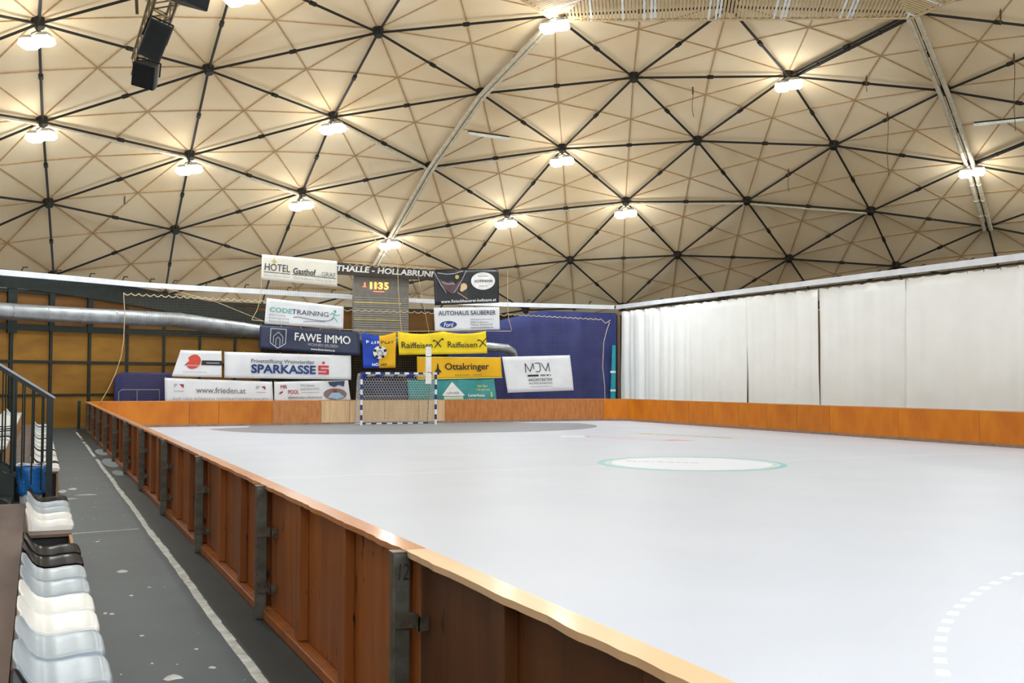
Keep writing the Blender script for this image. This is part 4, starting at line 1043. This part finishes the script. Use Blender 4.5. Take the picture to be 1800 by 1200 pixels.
# hofmann
B=Banner('advertising_banner',[(2.27,6.39),(5.25,6.55),(5.28,5.1),(2.35,4.89)],M['bn_black'],'black butcher banner with a white HOFMANN oval, topmost on the right',yoff=.03,wr=.025)
B.polys([B.disc((.75,.35),.185,.255,n=40)],M['t_white']); B.txt('HOFMANN',(.62,.31,.89,.39),M['t_black'],.04,spacing=1.2); B.polys([B.bar(.67,.2,.83,.212),B.bar(.68,.49,.82,.5)],M['t_grey'],off=.02)
B.txt('www.fleischhauerei-hofmann.at',(.09,.86,.95,.95),M['t_white'],.02,spacing=1.1)
B.polys([[(.06,.25),(.12,.3),(.2,.36),(.28,.33),(.33,.42),(.4,.3),(.42,.4),(.35,.62),(.27,.7),(.2,.62),(.1,.48)]],M['t_meat']); B.polys(B.stroke([(.12,.35),(.2,.42),(.3,.4),(.26,.56),(.18,.52)],.012)+B.stroke([(.0,.05),(.1,.42),(.18,.66)],.01)+B.stroke([(.5,.03),(.42,.32),(.3,.66)],.01)+B.stroke([(.06,.1),(.2,.14),(.32,.12),(.44,.05)],.012),M['t_lgrey'],off=.018)
B.polys([B.disc((.45,.5),.05,.1),B.disc((.42,.58),.03,.06)],M['t_mush'],off=.02); B.polys([B.disc((.35,.22),.03,.06)],M['t_gold'],off=.02); B.polys(B.stroke([(.35,.66),(.5,.86)],.014),M['t_pink'],off=.02)
# autohaus
B=Banner('advertising_banner',[(2.3,4.79),(5.28,4.91),(5.31,3.95),(2.36,3.81)],M['bn_white'],'white AUTOHAUS SAUBERER banner with a blue oval badge',yoff=.05,wr=.012)
B.txt('AUTOHAUS SAUBERER',(.06,.14,.94,.34),M['t_dnavy'],.015)
B.polys([B.disc((.205,.73),.125,.15,n=32)],M['t_blue']); B.polys([B.disc((.205,.73),.13,.156,n=32)],M['t_lgrey'],off=.009); B.txt('Ford',(.13,.64,.28,.83),M['t_white'],.015,.25)
for k,(s_,w_) in enumerate((('Christophorusstrasse 1',.36),('2020 Hollabrunn',.28),('Telefon: 02952/2178',.34),('www.fordsauberer.at',.35))): B.txt(s_,(.54,.50+.115*k,.54+w_,.575+.115*k),M['t_grey'] if k<3 else M['t_dnavy'],.008)
# dark banner behind the goal (left of the teal one)
B=Banner('advertising_banner',[(-1.0,1.78),(1.16,1.74),(1.2,.88),(-1.0,.88)],M['bn_navy'],'dark blue banner behind the goal net',yoff=-.02,wr=.04)

# floor lettering in the centre circle
v,f=text_geo('Sparkasse',.01); g=MB()
ex=Vector((.76,-.65,0)); ey=Vector((.65,.76,0))
g.add([Vector((-.35,.55,.0014))+ex*(p[0]*1.6-.8)+ey*(p[1]*.3-.15) for p in v],f); struct_child('centre_circle_lettering',g,M['t_floorgrey'],rk)

# ------------------------------------------------------------------ seating
ZS=.40
def bench(y0,y1,label,plan=True):
    t=thing('seat_bench',(-12.62,(y0+y1)/2,0),label,'bench','wooden benches under the plastic seats')
    g=MB(); g.bb((-12.82,y0,ZS-.025),(-12.43,y1,ZS)); obj('top_plank',g,M['plat'],t)
    g=MB(); g.bb((-12.455,y0,-.012),(-12.43,y1,ZS-.026)); obj('front_board',g,M['edgewood'],t)
    g=MB(); g.bb((-12.80,y0+.05,-.012),(-12.46,y0+.07,ZS-.027)); obj('end_panel',g,M['boxdark'],t)  # recessed dark sheet standing for the shaded inside of the box
    return t
bench(-22,-10.05,'long brown wooden bench under the nearest seats')
bench(-9.0,-6.35,'short brown bench with an open black end below the second seat group')
bench(-2.15,16,'brown bench beyond the stairs')
g=MB(); g.bb((-12.455,-10.05,-.012),(-12.43,-9.0,.39)); tag(obj('bench_board',g,M['edgewood'],base=(-12.44,-9.5,0)),'narrow wooden board bridging the black gap between two benches','board')
def tier(y0,y1,label):
    t=thing('tier_platform',(-13.4,(y0+y1)/2,0),label,'platform')
    g=MB(); g.bb((-13.14,y0,ZS-.05),(-12.825,y1,ZS-.002)); obj('lower_deck',g,M['plat'],t)
    g=MB(); g.bb((-14.2,y0,.70),(-13.14,y1,.74)); obj('upper_deck',g,M['plat'],t)
    g=MB(); g.bb((-13.17,y0,ZS-.01),(-13.145,y1,.699)); obj('riser',g,M['edgewood'],t)
    g=MB(); g.bb((-14.2,y0+.02,-.012),(-12.83,y0+.04,ZS-.06)); g.bb((-14.2,y0+.02,ZS-.06),(-13.18,y0+.04,.69)); obj('end_panel',g,M['boxdark'],t)
tier(-22,-6.35,'brown planked platform behind the near seats'); tier(-2.15,16,'brown planked platform beyond the stairs')

def seat_mesh():
    prof=[(.205,-.03),(.203,-.01),(.192,.004),(.15,.008),(.07,-.002),(0,-.012),(-.06,-.012),(-.105,.004),(-.14,.035),(-.166,.075),(-.184,.11),(-.193,.128),(-.198,.135),(-.205,.132)]
    n=12; W=.475; g=MB(); vs=[]
    for k,(x,z) in enumerate(prof):
        back=max(0,min(1,(z-.01)/.12)) if x<-.05 else 0
        for i in range(n+1):
            t=i/n*2-1
            w=W/2*(1-.06*back**3)
            e=abs(t)**6
            zz_=z+(.01*e*(1 if x<.15 else .3))
            xx=x+.018*e*back
            zz_-= .03*abs(t)**5*back**2
            if k<=2: xx-= .02*abs(t)**6
            g_y=t*w
            vs.append((xx,g_y,zz_))
    w=n+1; m=len(prof)
    fs=[(k*w+i,k*w+i+1,(k+1)*w+i+1,(k+1)*w+i) for k in range(m-1) for i in range(n)]
    # skirt from the rim down to the bench
    rim=[i for i in range(w)]+[k*w+n for k in range(1,m)]+[(m-1)*w+i for i in range(n-1,-1,-1)]+[k*w for k in range(m-2,0,-1)]
    o=len(vs); zb=-.04
    for idx in rim:
        x,y,z=vs[idx]; vs.append((x*.97+ (.01 if x<-.15 else 0),y*.985,max(zb,zb)))
    L=len(rim)
    for a in range(L):
        b=(a+1)%L; fs.append((rim[a],rim[b],o+b,o+a))
    g.add(vs,fs); return g
SM={}
for c in ('white','grey','black'):
    t=seat_mesh(); me_o=obj('seat_proto',t,M['seat_'+c],smooth=True)
    me=me_o.data.copy(); me.name='plastic_seat'; SM[c]=me; bpy.data.objects.remove(me_o)
def seat(c,x,y,z,label,group,used=[0]):
    o=bpy.data.objects.new('plastic_seat',SM[c]); COL.objects.link(o); o.location=(x,y,z)
    b=o.modifiers.new('b','BEVEL'); b.width=.006; b.segments=2; b.limit_method='ANGLE'; b.angle_limit=math.radians(50)
    return tag(o,label,'seat',group)
CN={'white':'white','grey':'pale grey-blue','black':'glossy black'}
near=['black','grey','grey','white','white','grey','grey','black','black']
ed=[-14.73,-14.19,-13.65,-13.11,-12.6,-12.06,-11.53,-10.98,-10.45]
wh=['lowest, almost cut by the picture edge','first of the near row above the picture edge','second of the near row','third of the near row','fourth of the near row','fifth of the near row','sixth of the near row','in front of the farther black one','next to the black bench gap']
for c,e,wd in zip(near,ed,wh): seat(c,-12.605,e+.245,ZS+.04,CN[c]+' plastic seat, '+wd,'near seats beside the aisle')
g2=['white','white','grey','grey','black']
for k,c in enumerate(g2): seat(c,-12.605,-8.76+.535*k+.245,ZS+.04,CN[c]+' plastic seat, '+ORD[k].replace('nearest','nearest')+' beyond the black bench gap','seats between bench gap and stairs')
pat=['white','white','black','white','white','grey','white','white','black','white','grey','white','white','grey','white','white','black','white','grey','grey','white','white','grey','white','grey','grey','white','grey','black','grey','white','grey']
NUM=['nearest','second','third','fourth','fifth','sixth','seventh','eighth','ninth','tenth','eleventh','twelfth','thirteenth','fourteenth','fifteenth','sixteenth','seventeenth','eighteenth','nineteenth','twentieth','twenty-first','twenty-second','twenty-third','twenty-fourth','twenty-fifth','twenty-sixth','twenty-seventh','twenty-eighth','twenty-ninth','thirtieth','thirty-first','thirty-second']
for k,c in enumerate(pat): seat(c,-12.605,-2.1+.535*k+.245,ZS+.04,CN[c]+' plastic seat, '+NUM[k]+' in the front row beyond the stair railing','front row seats beyond the stairs')
for k in range(32):
    c=pat[(k*3+1)%32] if k%4 else 'white'
    seat(c,-13.33,-2.1+.535*k+.245,.78,CN[c]+' plastic seat, '+NUM[k]+' in the upper row beyond the stair railing','upper row seats beyond the stairs')

# ---- stairs and railing
t=thing('stair',(-13.2,-4.2,0),'dark stair between the seat blocks rising to the left','stair')
for k in range(5):
    g=MB(); x=-13.02-.26*k; g.bb((x-.27,-6.2,.16*(k+1)-.03),(x,-3.02,.16*(k+1))); obj('tread',g,M['mullion'],t)
for yy in (-6.2,-2.98):
    g=MB(); g.prism([(-13.0,yy,.0),(-13.0,yy,.4),(-14.3,yy,1.2),(-14.3,yy,.3),(-13.6,yy,0)],(0,.03,0)); obj('stringer',g,M['mullion'],t)
def railing(y,label,xs_,zadd=0):
    t=thing('stair_railing',(-12.56,y,0),label,'railing')
    sl=.66
    def zr(x): return 1.53+zadd+(-12.555-x)*sl
    g=MB(); g.bb((-12.6,y-.04,-.012),(-12.52,y+.04,zr(-12.56)-.04)); obj('newel_post',g,M['mullion'],t)
    g=MB(); g.beam((-12.5,y,zr(-12.5)),(-14.3,y,zr(-14.3)),.06,.025); obj('handrail',g,M['rail_metal'],t)
    g=MB(); g.beam((-12.52,y,zr(-12.52)-.05),(-14.3,y,zr(-14.3)-.05),.04,.05); obj('under_rail',g,M['mullion'],t)
    g=MB(); g.beam((-12.98,y,.43),(-14.3,y,.24+1.6*sl),.03,.06); obj('bottom_rail',g,M['mullion'],t)
    x=xs_
    k=0
    while x>-14.2:
        g=MB(); w=.045 if k%4==3 else .016
        g.tube([(x,y,max(.02,.24+(-12.7-x)*sl)),(x,y,zr(x)-.06)],w/2+.003,8); obj('baluster',g,M['mullion'],t)
        x-=.125; k+=1
railing(-2.96,'dark stair railing with a light handrail, near side of the blue bin',-12.66)
railing(-2.3,'second dark stair railing just behind the blue bin',-12.64,.0)
# bin
t=thing('waste_bin',(-12.79,-2.62,-.012),'white waste bin lined with a blue bag at the foot of the stairs','bin')
g=MB(); g.cyl((-12.79,-2.62,-.012),.14,.5,20,r2=.17); obj('bucket',g,M['bin'],t)
g=MB(); n=26; rows=7; vs=[]; r=random.Random(5)
for j in range(rows+1):
    v=j/rows; z=.14+.41*v
    for i in range(n):
        a=2*PI*i/n; rr=.175+.018*math.sin(a*5+j)+.012*r.uniform(-1,1)+.012*v
        vs.append((-12.79+rr*math.cos(a),-2.62+rr*math.sin(a),z+(.02*math.sin(a*3) if j in (0,rows) else 0)))
g.add(vs,[(j*n+i,j*n+(i+1)%n,(j+1)*n+(i+1)%n,(j+1)*n+i) for j in range(rows) for i in range(n)]); obj('liner_bag',g,M['bag'],t,smooth=True,solid=.004)

g=MB(); g.tube([(-12.79+.19*math.cos(2*PI*i/20),-2.62+.19*math.sin(2*PI*i/20),.548+.01*math.sin(i)) for i in range(21)],.012,6); obj('bag_rim',g,M['t_white'],t)

# ------------------------------------------------------------------ world and view
w=bpy.data.worlds.new('world'); S.world=w; w.use_nodes=True
bg=w.node_tree.nodes['Background']; bg.inputs['Color'].default_value=(.86,.94,1,1); bg.inputs['Strength'].default_value=2.2
S.view_settings.view_transform='Standard'; S.view_settings.look='None'; S.view_settings.gamma=1; S.view_settings.use_curve_mapping=False
S.view_settings.exposure=1.0
for o in list(S.objects):
    if '_b' in o: del o['_b']
